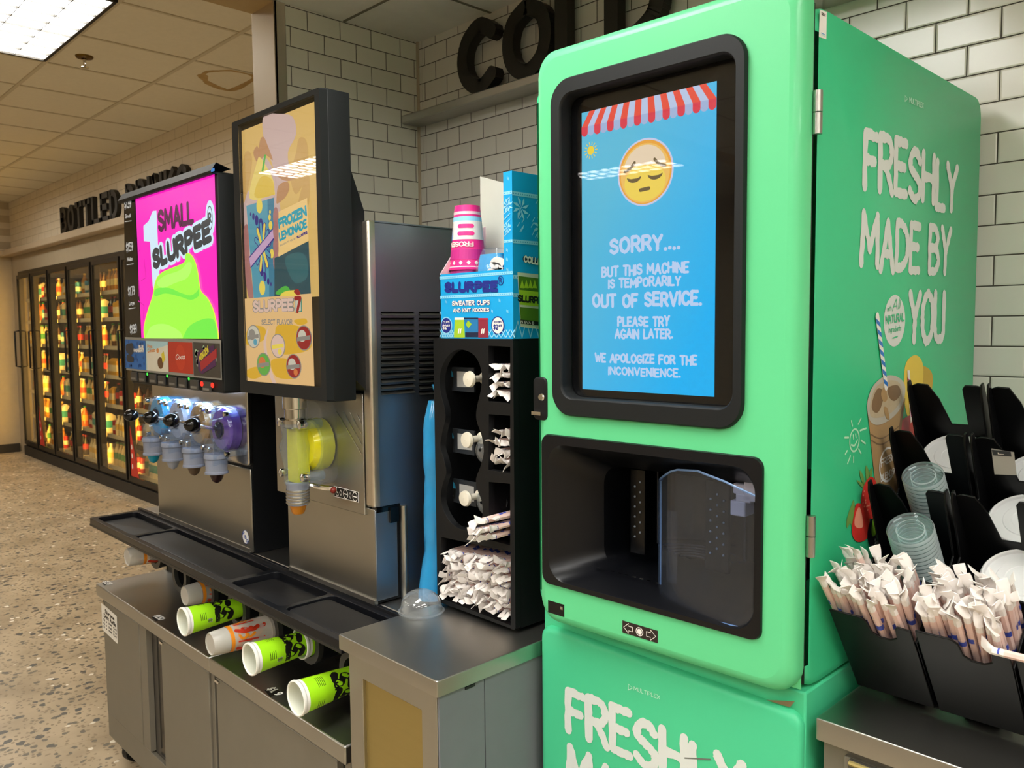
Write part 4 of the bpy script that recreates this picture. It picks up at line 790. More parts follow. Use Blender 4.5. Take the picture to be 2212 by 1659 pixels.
for k, (x, z) in enumerate(((-3.45, .945), (-3.2, .90), (-2.95, .894), (-2.70, .891), (-2.47, .880), (-2.22, .902), (-1.97, .873))):
    if t0 is None:
        t = t0 = thing('cup_dispenser', 'black cup dispenser tube gripping the cup at the far left end', 'cup dispenser', (x, 1.27, z), 'cup dispenser tubes'); b = MB()
        b.lathe([(.056, -.0), (.068, .0), (.068, .14), (.056, .14), (.056, 0)], (x, 1.27, z), (0, 1, 0), BLACK, 28); b.build('tube', t)
        b = MB(); b.lathe([(.048, -.008), (.070, -.008), (.070, .008), (.048, .008), (.048, -.008)], (x, 1.27, z), (0, 1, 0), RING, 28); b.build('retaining_ring', t)
    else: dup(t0, (x, 1.27, z), ['', 'empty black cup dispenser tube, second from the left end', 'black cup dispenser tube holding the second translucent cup', 'black cup dispenser tube holding the farthest lime green cup', 'black cup dispenser tube holding the nested translucent cups', 'black cup dispenser tube holding the middle lime green cup', 'black cup dispenser tube beside the steel counter'][k])

# ------------------------------------------------------------------ middle steel counter
BRASSY = steel('tarnished panel', '#b7a56c', .5, (1, 1, 30), .1, 3)
GPAINT = mat('grey side panel', '#70747a', .6)
MX0, MX1, MY0, MZ = -1.795, -1.392, 1.110, 1.082
t = thing('counter_cabinet', 'narrow steel counter cabinet left of the green machine with a tarnished front panel', 'cabinet', (-1.6, 1.6, 0)); b = MB()
b.box(MX0+.03, MX1-.018, MY0+.03, 2.30, .08, MZ-.05, CABD); b.build('body', t)
b = MB(); b.slab(flat(MZ-.038), rrect(MX0, MX1, MY0, 2.3, .004, 2), 0, .038, STEELTOP, .003); b.build('countertop', t)
b = MB(); pl = front(MY0+.03); b.holed(pl, [(MX0+.025, .08), (MX1-.02, .08), (MX1-.02, MZ-.04), (MX0+.025, MZ-.04)], [[(MX0+.085, .62), (MX1-.075, .62), (MX1-.075, .985), (MX0+.085, .985)]], 0, .016, STEEL); fr = b.build('front_frame', t, bevel=.002)
b = MB(); b.box(MX0+.085, MX1-.075, MY0+.024, MY0+.0295, .62, .985, BRASSY); b.build('front_panel', t)
b = MB(); b.box(MX0+.08, MX1-.07, MY0+.008, MY0+.02, .60, .632, STEELTOP); b.build('panel_ledge', t, bevel=.003)
for y0, y1, nm in ((MY0+.016, 1.262, 'a'), (1.265, 1.60, 'b')):
    b = MB(); b.box(MX1-.018, MX1-.012, y0, y1, .08, MZ-.042, GPAINT); d = b.build('side_door', t)
    b = MB(); b.box(MX1-.012, MX1-.009, y1-.06, y1-.03, MZ-.052, MZ-.046, INK); b.build('hinge_slot', d)

# ------------------------------------------------------------------ black straw and lid dispenser
DY = 1.43; pl = front(DY); P = pl.px; SX0, SX1, SZ0, SZ1 = -1.785, -1.468, 1.092, 1.838
t = thing('straw_dispenser', 'tall black dispenser for lids and straws between the steel machine and the green machine', 'dispenser', (-1.62, 1.6, MZ))
wavy = smooth_pts([P(*q) for q in ((997, 755), (1025, 768), (1040, 802), (1039, 840), (1030, 880), (1029, 907), (1040, 940), (1045, 975), (1038, 1007), (1028, 1035), (1032, 1060), (1041, 1085), (1041, 1118), (1022, 1140), (1000, 1145), (975, 1130), (957, 1100), (952, 1070), (958, 1040), (964, 1020), (958, 990), (951, 965), (955, 935), (962, 905), (960, 880), (952, 850), (950, 815), (958, 785), (975, 762))], 3, True)
sq = [[P(*q) for q in k] for k in (((1055, 747), (1102, 749), (1102, 872), (1055, 867)), ((1056, 895), (1102, 898), (1102, 1023), (1055, 1015)), ((1056, 1041), (1102, 1045), (1102, 1178), (1056, 1166)), ((953, 1160), (1103, 1192), (1103, 1351), (950, 1291)))]
b = MB(); b.holed(pl, rrect(SX0, SX1, SZ0, SZ1, .008, 3), [wavy]+sq, -.02, 0, BLACK); b.build('front_plate', t, bevel=.0015)
b = MB(); b.box(SX1-.012, SX1, DY+.0205, 1.98, SZ0, SZ1, BLACK); b.box(SX0, SX0+.012, DY+.0205, 1.98, SZ0, SZ1, BLACK); b.box(SX0+.012, SX1-.012, DY+.0205, 1.98, SZ1-.012, SZ1, BLACK); b.box(SX0+.012, SX1-.012, DY+.0205, 1.98, SZ0, SZ0+.012, BLACK); b.box(SX0+.012, SX1-.012, 1.97, 1.98, SZ0+.012, SZ1-.012, BLACK)
bx0, bx1 = sq[0][0][0]-.012, SX1-.012
b.box(bx0-.006, bx0, DY+.0205, 1.97, 1.29, SZ1-.012, BLACK); zz = [sq[1][0][1]+.016, sq[2][0][1]+.016, sq[2][3][1]-.012]
for z_ in zz: b.box(bx0, bx1, DY+.0205, 1.97, z_-.004, z_, BLACK)
b.box(SX0+.012, bx0, DY+.0205, 1.97, sq[3][0][1]+.008, sq[3][0][1]+.014, BLACK); b.build('housing', t)
for q in ((SX0+.03, 1.46), (SX1-.03, 1.46), (SX0+.03, 1.9), (SX1-.03, 1.9)): b = MB(); b.lathe([(.014, MZ), (.016, SZ0)], (q[0], q[1], 0), (0, 0, 1), RUBBER, 12, cap0=True); b.build('rubber_foot', t)
IVORY = mat('ivory peg', '#ded8c6', .3); PLATE = mat('size plate', '#2b2f34', .3); CHIP = mat('plate window', '#a8a8a4', .3); CAPB = mat('size icon blue', '#2f8fb8', .4)
pb = front(DY+.055)
for (cx, cy), (kx, ky), s in (((990, 819), (1018, 819), 'S'), ((991, 953), (1013, 950), 'M'), ((995, 1062), (1009, 1076), 'L')):
    a, v = pb.px(cx, cy); b = MB(); b.pbox(pb, a-.062, a+.066, v-.034, v+.034, -.006, 0, PLATE); b.art(pb, [(a-.004, v-.022), (a+.058, v-.020), (a+.058, v+.022), (a-.004, v+.022)], CHIP, .001)
    b.art(pb, [(a-.05, v-.024), (a-.024, v-.024), (a-.020, v+.004), (a-.054, v+.004)], INK, .001); b.disc(pb, (a-.037, v+.006), .017, .02, CAPB, .0012, 16, 0, 0, 180); letters(b, pb.at, s, (a-.043, v-.018), (a-.032, v-.018), .016, WHITE, th=.2, d=.002)
    b.build('size_plate', t, smooth=0)
    k = front(DY+.012).px(kx, ky); b = MB(); b.lathe([(.001, -.002), (.020, 0), (.022, .008), (.018, .014), (.009, .018), (.009, .05), (.016, .054), (.016, .064)], front(DY+.0).at(k[0], k[1]), (0, 1, 0), IVORY, 18, cap1=True); b.build('lid_peg', t)
DOME = glass('clear dome plastic', '#f4f8fa', .04, 1.6, .11, 2.0)
def dome_lid(loc, axis, r, label, hole=True, group='clear dome lids'):
    b = MB(); pr = [(r*1.10, 0), (r*1.12, .004), (r*1.02, .006), (r*1.0, .016), (r*.985, .018)]+[(r*.97*math.cos(R(a)), .018+r*.78*math.sin(R(a))) for a in range(6, 88, 7)]
    b.lathe(pr, loc, axis, DOME, 32); return tag(b.build('dome_cover', org=loc), label, 'lid', group)
k = P(1022, 975); dome_lid((k[0], DY+.075, k[1]-.005), (0, -1, .12), .042, 'clear dome lid behind the middle ivory peg of the black dispenser')
k = P(1026, 1090); dome_lid((k[0], DY+.075, k[1]), (0, -1, .05), .044, 'clear dome lid behind the lowest ivory peg, above the straws')
dome_lid((-1.772, 1.362, MZ+.0005), (0, 0, 1), .058, 'clear dome lid standing on the steel counter left of the straw dispenser')

# wrapped straws: three slightly different ones, copied
STR = mat('straw paper', '#eae3de', .6, noise=.03, nscale=60); STRP = mat('straw paper pink', '#e6c6bc', .55, noise=.05, nscale=60); STRB = mat('straw blue print', '#3f4fae', .5)
def straw_proto(L, seed):
    rg = random.Random(seed); b = MB(); r = .0066
    b.lathe([(r, .014), (r, L*.12)], (0, 0, 0), (0, 0, 1), STR, 7); b.lathe([(r, L*.12), (r, L*.9)], (0, 0, 0), (0, 0, 1), STRP, 7); b.lathe([(r, L*.9), (r, L-.012)], (0, 0, 0), (0, 0, 1), STR, 7)
    for z in (.022, L*.3, L*.36, L*.52, L*.7):
        ph = rg.random()*6
        h = .003 if z < .03 else .012
        b.loft([[Vector((1.06*r*math.cos(ph+a), 1.06*r*math.sin(ph+a), z+dz)) for a in (0, .7, 1.4, 2.1, 2.8)] for dz in (0, h)], STRB, closed=False)
    for z0, sg in ((.015, -1), (L-.013, 1)):
        w = .0098; tw = rg.uniform(-.6, .6); bx, by = rg.uniform(-.006, .006), rg.uniform(-.006, .006)
        c0 = [Vector((r*math.cos(2*math.pi*k/6), r*math.sin(2*math.pi*k/6), z0)) for k in range(6)]
        def row(d, wd, th, ox, oy):
            out = []
            for k in range(6):
                u = math.cos(2*math.pi*k/6)*wd; v = math.sin(2*math.pi*k/6)*th; out.append(Vector((ox+u*math.cos(tw)-v*math.sin(tw), oy+u*math.sin(tw)+v*math.cos(tw), z0+sg*d)))
            return out
        b.loft([c0, row(.006, w*.85, .0026, bx*.3, by*.3), row(.013, w, .0011, bx*1.0, by*1.0), row(.0225, w*rg.uniform(.92, 1.05), .0007, bx*rg.uniform(1.6, 2.6), by*rg.uniform(1.6, 2.6))], STR, cap1=True)
    return b.build('wrapped_straw', smooth=50)
SP = [straw_proto(.215, k) for k in range(6)]; SPL = [straw_proto(.262, 20+k) for k in range(6)]; USED = set()
def put_straw(p, d, label, pool, rg, spin=None):
    o = rg.choice(pool); q = Vector((0, 0, 1)).rotation_difference(Vector(d).normalized()); eul = (q.to_matrix() @ Matrix.Rotation(rg.uniform(0, 6.28), 3, 'Z')).to_euler()
    if o.name in USED: n = o.copy(); COL.objects.link(n)
    else: USED.add(o.name); n = o
    n.location = p; n.rotation_euler = eul; tag(n, label, 'straw', label); return n
rg = random.Random(11)
def fill_bin(poly, cols, rows, y0, jit, label, slope=0):
    (xa, za), (xb, zb), (xc, zc), (xd, zd) = poly   # tl tr br bl
    for j in range(rows):
        for i in range(cols):
            u = (i+.5+(.25 if j % 2 else -.25))/cols; v = (j+.5)/rows
            x = (xa+(xb-xa)*u)*v+(xd+(xc-xd)*u)*(1-v); z = (za+(zb-za)*u)*v+(zd+(zc-zd)*u)*(1-v)
            put_straw((x+rg.uniform(-.002, .002), y0-rg.random()*jit, z), (rg.uniform(-.03, .03), 1, slope+rg.uniform(-.02, .02)), label, SP, rg)
lo = sq[3]; zt_ = P(1000, 1196)[1]
fill_bin(((lo[0][0]+.006, P(955, 1186)[1]), (lo[1][0]-.006, P(1100, 1212)[1]), (lo[2][0]-.006, lo[2][1]+.012), (lo[3][0]+.006, lo[3][1]+.012)), 14, 8, DY+.006, .022, 'paper wrapped straw packed in the wide bottom bin of the black dispenser')
z_ = sq[2][3][1]
fill_bin(((sq[2][0][0]+.004, P(1056, 1112)[1]), (sq[2][1][0]-.006, P(1100, 1105)[1]), (sq[2][2][0]-.006, sq[2][2][1]+.016), (sq[2][3][0]+.004, sq[2][3][1]+.006)), 5, 3, DY-.05, .035, 'paper wrapped straw sticking out of the third small bin, above the wide bottom bin', .02)
for k, nm in ((1, 'second small bin from the top'), (0, 'topmost small bin')):
    s_ = sq[k]; top = P(1062, 925 if k else 782)[1]
    fill_bin(((s_[0][0]+.004, top), (s_[1][0]-.006, top), (s_[2][0]-.006, s_[2][1]+.010), (s_[3][0]+.004, s_[3][1]+.010)), 5, 4, DY+.012, .01, 'paper wrapped straw in the %s of the black dispenser' % nm)

# ------------------------------------------------------------------ blue carton of sweater cups on top of the dispenser
BOX = mat('carton blue', '#10a4e4', .45, noise=.03); BOXD = mat('carton navy', '#1d2a86', .5); BOXL = mat('carton pale blue', '#8fd4f0', .5); CARD = mat('card white', '#d5d8cc', .6); LIMEP = mat('print lime', '#9fc62a', .5); MARO = mat('print maroon', '#8c2a3c', .5); PINKC = mat('pink cup', '#ee2f8c', .4); PINKI = mat('pale pink inside', '#e9c9d2', .6); NAVYC = mat('print dark navy', '#1c2440', .5); DGRN = mat('print dark green', '#4f7a1c', .5); BOXM = mat('carton mid blue', '#0b86c0', .5)
BY = 1.432; pl = front(BY); P = pl.px; BX0, BX1, BZ = -1.755, -1.468, SZ1; HZ = P(1000, 589)[1]; TX = P(1088, 480)[0]; TZ = P(1098, 370)[1]
t = thing('cup_display_carton', 'bright blue knit patterned carton of sweater cups on top of the black dispenser', 'carton', (-1.61, 1.6, BZ))
b = MB(); b.box(BX0, TX, BY, BY+.003, BZ+.0005, HZ, BOX); b.box(BX0+.003, TX, BY+.003, 1.80, BZ+.0005, BZ+.004, BOX); b.box(BX0, TX, 1.80, 1.803, BZ+.0005, HZ+.10, BOX)
b.add([(xx, yy, zz) for xx in (BX0, BX0+.003) for yy, zz in ((BY, BZ+.001), (1.803, BZ+.001), (1.803, HZ+.21), (BY+.09, HZ+.115), (BY+.0, HZ))], [(0, 1, 2, 3, 4), (9, 8, 7, 6, 5), (0, 4, 9, 5), (4, 3, 8, 9), (3, 2, 7, 8), (2, 1, 6, 7)], PINKI); b.build('tray', t, smooth=0)
b = MB(); b.box(TX, BX1, BY, 1.803, BZ+.0005, TZ, BOX); tw = b.build('side_tower', t)
b = MB(); b.artpx(front(BY+.17), ((1037, 381), (1092, 396), (1090, 600), (1040, 600)), CARD, 0); b.add([v-Vector((0, -.003, 0)) for v in b.v[-4:]], [(0, 1, 2, 3)], CARD); b.loft([b.v[0:4], b.v[4:8]], CARD); b.build('back_card', t, smooth=0)
b = MB()
def knit_band(z0, z1, x0, x1, pl_, m=BOXL, dots=BOX):
    b.art(pl_, [(x0, z0), (x1, z0), (x1, z1), (x0, z1)], m, .0006); n = int((x1-x0)/.008)
    for k in range(n):
        x = x0+(k+.5)*(x1-x0)/n; b.art(pl_, [(x-.002, z0+(z1-z0)*.35), (x+.002, z0+(z1-z0)*.35), (x, z0+(z1-z0)*.75)], dots, .001)
def flake(c, r, pl_, m):
    for k in range(8):
        th = R(45*k+22); b.art(pl_, [(c[0]+r*.12*math.cos(th), c[1]+r*.12*math.sin(th)), (c[0]+r*.6*math.cos(th-.35), c[1]+r*.6*math.sin(th-.35)), (c[0]+r*math.cos(th), c[1]+r*math.sin(th)), (c[0]+r*.6*math.cos(th+.1), c[1]+r*.6*math.sin(th+.1))], m, .0008)
for y_ in (599, 641): knit_band(P(960, y_+4)[1], P(960, y_-2)[1], BX0, BX1, pl)
letters_px(b, pl, 'SLURPEE', (963, 633), (1074, 631), (963, 609), BOXD, th=.32, gap=.24, d=.0012); c = P(1082, 606); b.ringart(pl, c, .011, .012, .0022, BOXD, .0012); letters(b, pl.at, 'R', (c[0]-.004, c[1]-.006), (c[0]+.004, c[1]-.006), .012, BOXD, th=.2, d=.0014)
for m, th, d_ in ((BOXD, .42, .001), (WHITE, .22, .0014)):
    letters_px(b, pl, 'SWEATER CUPS', (978, 661), (1058, 659), (978, 650), m, th=th, gap=.22, d=d_); letters_px(b, pl, 'AND KNIT KOOZIES', (980, 675), (1057, 673.5), (980, 666.5), m, th=th, gap=.22, d=d_)
for q, m in ((((983, 690), (1003, 690), (1005, 729), (981, 729)), LIMEP), (((1004, 686), (1033, 686), (1034, 729), (1007, 729)), mat('print cup blue', '#2478b0', .5)), (((1034, 690), (1054, 690), (1056, 729), (1034, 729)), MARO)): b.artpx(pl, q, m, .0012)
b.artpx(pl, ((1003, 686), (1034, 686), (1034, 689), (1003, 689)), NAVYC, .0016); b.artpx(pl, ((983, 686), (1003, 686), (1003, 691), (983, 691)), WHITE, .0016); b.artpx(pl, ((1034, 687), (1055, 687), (1055, 691), (1034, 691)), mat('print crimson', '#b02440', .5), .0016); b.artpx(pl, ((1012, 692), (1020, 700), (1013, 709), (1007, 701)), LIMEP, .0018); b.artpx(pl, ((1006, 718), (1034, 718), (1034, 728), (1006, 728)), NAVYC, .0016)
for cx_ in (994, 1044):
    for k in range(2): c = P(cx_-2+4*k, 716); b.art(pl, [(c[0]-.004, c[1]-.008), (c[0]+.002, c[1]-.004), (c[0]+.004, c[1]+.009), (c[0]-.002, c[1]+.005)], WHITE, .002)
for x_, y_ in ((965, 652), (1080, 649), (1064, 672), (1097, 582), (1097, 672), (1096, 540), (1096, 560), (1098, 385), (953, 676)):
    c = P(x_, y_)
    for k in (0, 1): b.art(pl, [(c[0]-.003+.004*k, c[1]-.004-.002*k), (c[0]-.001+.004*k, c[1]-.002-.002*k), (c[0]-.002+.004*k, c[1]+.005-.002*k), (c[0]-.004+.004*k, c[1]+.003-.002*k)], BOXL, .001)
for x0_, x1_ in ((955, 980), (1058, 1108)):
    for k in range(6):
        xx = x0_+(x1_-x0_)*k/5; b.ribbon(pl.at, [P(xx-4, 728), P(xx+4, 713)], .003, BOXL, .001); b.ribbon(pl.at, [P(xx+4, 728), P(xx-4, 713)], .003, BOXL, .001)
knit_band(P(1098, 420)[1], P(1098, 413)[1], TX, BX1, pl); knit_band(P(1098, 524)[1], P(1098, 518)[1], TX, BX1, pl)
c = P(1106, 442); flake((BX1-.016, c[1]), .020, pl, BOXL); flake((TX+.014, P(1098, 492)[1]), .016, pl, BOXL)
for k in range(7): b.ribbon(pl.at, [(TX+.001, P(1098, 510-12*k)[1]), (TX+.024, P(1098, 498-12*k)[1])], .0022, BOXL, .001)
b.build('front_print', t, smooth=0)
for cx_, m1, m2, w1 in ((965, BOXL, BOXD, WHITE), (1076, BOXD, WHITE, BOXD)):
    b = MB(); c = P(cx_, 703); b.disc(pl, c, .0245, .0235, m1, .0012); b.disc(pl, c, .021, .0205, m2, .0016); letters(b, pl.at, 'CUPS' if cx_ < 1000 else 'KOOZIES', (c[0]-.013, c[1]+.006), (c[0]+.014, c[1]+.006), .0055, w1, th=.2, d=.002); letters(b, pl.at, '$2', (c[0]-.015, c[1]-.011), (c[0]+.001, c[1]-.011), .014, w1, th=.2, d=.002); letters(b, pl.at, '49', (c[0]+.004, c[1]-.004), (c[0]+.015, c[1]-.004), .007, w1, th=.2, d=.002); b.build('price_bubble', t, smooth=0)
b = MB(); ps = side(BX1); Q = ps.px
knit_band(Q(1130, 425)[1], Q(1130, 416)[1], BY, 1.80, ps, BOXL, BOXM); knit_band(Q(1130, 527)[1], Q(1130, 519)[1], BY, 1.80, ps, BOXL, BOXM); knit_band(Q(1130, 603)[1], Q(1130, 595)[1], BY, BY+.03, ps, BOXL, BOXM); knit_band(Q(1130, 642)[1], Q(1130, 634)[1], BY, BY+.03, ps, BOXL, BOXM)
for y_, z_ in ((BY+.03, Q(1125, 450)[1]), (BY+.10, Q(1145, 490)[1]), (BY+.18, Q(1125, 455)[1])): flake((y_, z_), .03, ps, BOXL)
rg2 = random.Random(4)
for k in range(60):
    y_ = BY+.01+rg2.random()*.34; z_ = Q(1130, 515)[1]+rg2.random()*(Q(1130, 430)[1]-Q(1130, 515)[1]); b.ribbon(ps.at, [(y_, z_), (y_+.008, z_+.010)], .0022, BOXL, .001)
for m, th, d_ in ((NAVYC, .5, .001), (WHITE, .24, .0016)): letters_px(b, ps, 'COLLECT', (1131, 567), (1182, 577), (1131, 551), m, th=th, gap=.2, d=d_)
b.art(ps, [ps.px(*q) for q in ((1117, 588), (1175, 594), (1170, 712), (1124, 706))], mat('print cup cream', '#c9d2bd', .5), .001); b.art(ps, [ps.px(*q) for q in ((1119, 596), (1174, 603), (1171, 640), (1121, 634))], DGRN, .0014); b.art(ps, [ps.px(*q) for q in ((1120, 626), (1173, 632), (1171, 663), (1122, 658))], LIMEP, .0018); b.art(ps, [ps.px(*q) for q in ((1122, 663), (1171, 668), (1170, 696), (1124, 692))], DGRN, .0014); b.art(ps, [ps.px(*q) for q in ((1123, 690), (1171, 696), (1170, 704), (1124, 699))], INK, .0018)
for k in range(4): b.art(ps, [ps.px(*q) for q in ((1122+9*k, 622), (1127+9*k, 604), (1132+9*k, 623))], LIMEP, .0018)
letters_px(b, ps, 'SLURPEE', (1118, 652), (1175, 658), (1118, 636), INK, th=.26, gap=.16, d=.0022); letters_px(b, ps, 'N EVA B', (1124, 698), (1152, 701), (1124, 692), WHITE, th=.18, d=.0022)
for k in range(12): b.ribbon(ps.at, [(BY+.03*k, BZ+.004), (BY+.015+.03*k, BZ+.045)], .003, BOXL, .0009); b.ribbon(ps.at, [(BY+.03*k+.03, BZ+.004), (BY+.015+.03*k, BZ+.045)], .003, BOXL, .0009)
b.build('tower_print', t, smooth=0)
# upside-down pink cups in the carton
cx, cz0 = front(1.50).px(1011, 560)[0], BZ+.005; zt_ = front(1.50).px(1011, 446)[1]
def pink_cup(z, label, detail):
    t = thing('paper_cup', label, 'cup', (cx, 1.50, z), 'pink knit patterned cups'); o = Vector((cx, 1.50, z)); L = .175; b = MB()
    b.lathe([(.053, 0), (.0535, .005), (.0505, .008), (.035, L), (.033, L), (.033, L-.004), (.001, L-.004)], o, (0, 0, 1), PINKC, 36); b.build('cup_wall', t)
    at = lambda u, v, d=.0005: (lambda th, r: o+Vector((math.sin(th)*r, -math.cos(th)*r, v)))(u/.043, .0505+(.035-.0505)*(v-.008)/(L-.008)+d)
    b = MB(); ring_ = lambda v0, v1, m, d: b.loft([[at(.043*2*math.pi*k/36, v, d) for k in range(36)] for v in (v0, v1)], m)
    ring_(.150, .158, PINKI, .0006); ring_(.132, .144, BOXL, .0006); ring_(.082, .132, WHITE, .0006); ring_(.028, .055, mat('print magenta', '#c42a86', .5), .0006); ring_(.002, .010, PINKI, .0010)
    for k in range(14): b.add([at(.019*k+dx, .019+dz, .001) for dx, dz in ((-.005, 0), (0, .006), (.005, 0), (0, -.006))], [(0, 1, 2, 3)], WHITE)
    b.add([at(u, v, .0012) for u, v in ((-.036, .128), (-.017, .128), (-.016, .108), (-.036, .108))], [(0, 1, 2, 3)], mat('print purple', '#5a1a78', .5)); b.add([at(u, v, .0013) for u, v in ((-.037, .112), (-.015, .112), (-.012, .094), (-.022, .076), (-.036, .082))], [(0, 1, 2, 3, 4)], mat('print strong blue', '#1c74c4', .5))
    for v in (.098, .118): b.ribbon(at, smooth_pts([(.012, v), (.05, v)], 5), .011, PINKC, .0012)
    letters(b, lambda a, c, d=.001: at(a, c, d), 'FROSEN...', (.05, .076), (-.035, .076), .014, WHITE, th=.22, d=.0014)
    b.build('knit_print', t, smooth=0); return t
stack = pink_cup(BZ+.006, 'bottom pink knit patterned cup of the upside-down stack', 1)
step = (zt_-.175-BZ-.006)/5
for k in range(1, 6): dup(stack, (cx, 1.50, BZ+.006+step*k), 'topmost pink knit patterned cup of the upside-down stack in the blue carton' if k == 5 else 'pink knit patterned cup in the middle of the upside-down stack')
# blue knit koozie pack beside the stack
kx, kz = front(1.50).px(1068, 570); b = MB(); KB = mat('koozie blue', '#1aa0dd', .6, noise=.1, nscale=120); FILM = glass('pack film', '#ffffff', .06, 1.45, .06)
t = thing('can_koozie', 'blue knit can koozie with a white S in clear film beside the pink cups', 'koozie', (kx, 1.50, BZ+.005)); h_ = front(1.5).px(1070, 545)[1]-BZ-.01
b.loft([[Vector((kx+a, 1.50+v, BZ+.005+z)) for a, v in rrect(-.046*s_, .046*s_, -.025*s_, .025*s_, .014*s_, 4)] for z, s_ in ((0, .9), (.01, 1), (h_*.85, 1), (h_, .86))], KB, cap0=True, cap1=True); b.build('sleeve', t)
b = MB(); pk = front(1.474); S_ = smooth_pts([pk.px(*q) for q in ((1085, 566), (1072, 563), (1064, 571), (1074, 576), (1082, 579), (1074, 588), (1058, 588))], 5); b.ribbon(pk.at, S_, .020, WHITE, .0012); b.build('letter_print', t, smooth=0)
b = MB(); b.loft([[Vector((kx+a, 1.50+v, BZ+.007+z)) for a, v in rrect(-.050*s_, .050*s_, -.030*s_, .030*s_, .014*s_, 4)] for z, s_ in ((0, .9), (.01, 1), (h_*.88, 1), (h_*1.06, .6))], FILM, cap1=True); b.build('clear_film', t)

# tall blue plastic sleeve of lids standing between the machine side and the dispenser
SLV = mat('blue plastic film', '#35b2f0', .16, trans=.45, coat=.3, noise=.12, nscale=25); rg = random.Random(2)
t = thing('plastic_sleeve', 'tall blue plastic sleeve of lids squeezed between the steel machine side and the dispenser', 'sleeve', (-1.845, 1.52, MZ)); b = MB(); loops = []
for k in range(22):
    z = MZ+.002+.575*k/21; f = 1+.05*math.sin(k*.9)+(.30*(1-k/5) if k < 5 else 0); f *= .6+.4*min(1, (21-k)/2)
    loops.append([Vector((-1.842+(.035*f+rg.uniform(-.003, .003))*math.cos(a), 1.49+(.050*f+rg.uniform(-.002, .002))*math.sin(a)-.012*max(0, 1-k/8), z)) for a in (2*math.pi*j/20 for j in range(20))])
b.loft(loops, SLV, cap0=True, cap1=True); b.build('film', t, smooth=60)
b = MB(); b.loft([[Vector((-1.842+.02*f*math.cos(a), 1.50+.03*f*math.sin(a), MZ+.577+z)) for a in (2*math.pi*j/12 for j in range(12))] for z, f in ((-.004, .6), (.012, .35), (.03, .8), (.045, 1.0))], SLV); b.build('twisted_end', t)

# ------------------------------------------------------------------ green smoothie machine
GREEN = mat('green paint', '#5ecd8d', .42, coat=.12, noise=.03, nscale=5); GREEN2 = mat('green paint, lower body', '#48c690', .42, noise=.03); GREEN3 = mat('green vinyl wrap', '#36bd84', .38, coat=.1, noise=.03, nscale=5)  # third green: side's weaker light is put into its darker colour
BRUSH = mat('brush lettering', '#d6dcd8', .5, noise=.03); SCUFF = mat('bare edge', '#c8c9b2', .5)
AD = R(2.25); HX, HY = -.694, 1.435
DP = Plane((HX+math.sin(AD)*.045, HY-math.cos(AD)*.045, 0), (math.cos(AD), math.sin(AD), 0), (0, 0, 1), (math.sin(AD), -math.cos(AD), 0))
m = thing('smoothie_machine', 'large bright green blended drink machine with a blue out of service screen', 'drink machine', (-1.04, 1.9, 0))
BX0, BX1, ZT = -1.385, HX, 2.445
b = MB(); prof = rrect(1.437, 2.372, 1.172, ZT, .045, 6); prof = prof[21:]+prof[:21]
b.loft([[Vector((xx, yy, zz)) for yy, zz in [((p[0]-1.906)*f+1.906, (p[1]-1.81)*g+1.81) for p in prof]] for xx, f, g in ((BX0, 1, 1), (BX1-.03, 1, 1), (BX1-.010, .994, .996), (BX1-.0, .975, .985))], GREEN3, closed=False, cap0=True, cap1=True); b.build('upper_body', m, smooth=50)
b = MB(); b.box(BX0+.005, BX1-.002, 1.445, 2.36, .02, 1.171, GREEN2); lb = b.build('lower_body', m, bevel=.004)
LY = 1.425; pl = front(LY); ZL = pl.px(1690, 1533)[1]; XR = pl.px(1728, 1600)[0]
b = MB(); b.slab(front(1.4445), rrect(BX0+.008, XR, .12, ZL, .03, 5), 0, 1.4445-LY, GREEN2, .014); ld = b.build('lower_door', m)
P = pl.px; b = MB(); z = P(1240, 1588)[1]; h = P(1228, 1479)[1]-z; a0, a1 = P(1228, 1550)[0], P(1604, 1659)[0]
letters(b, pl.at, 'FRESHLY', (a0, z), (a1, z), h, BRUSH, th=.18, gap=.21, jit=.2, wob=.06, d=.001, seed=3)
z2 = P(1240, 1612)[1]-h; letters(b, pl.at, 'MADE BY', (a0, z2), (a1-.01, z2), h, BRUSH, th=.18, gap=.21, jit=.2, wob=.06, d=.001, seed=5)
letters_px(b, pl, 'MULTIPLEX', (1370, 1491), (1426, 1511), (1370, 1482), mat('small white print', '#bfe8d2', .5), th=.14, gap=.2, d=.001); b.ribbon(pl.at, [P(1358, 1490), P(1358, 1477), P(1367, 1486), P(1358, 1490)], .002, MATS['small white print'], .001); b.ribbon(pl.at, [P(1480, 1637), P(1535, 1640)], .003, mat('scuff mark', '#6b7068', .6), .0012); b.build('brush_lettering', ld, smooth=0)
b = MB(); b.artpx(front(1.436), ((1655, 1512), (1717, 1515), (1706, 1528)), mat('bracket metal', '#8f8468', .4, .7), 0); b.v += []; b.build('door_bracket', m, smooth=0)
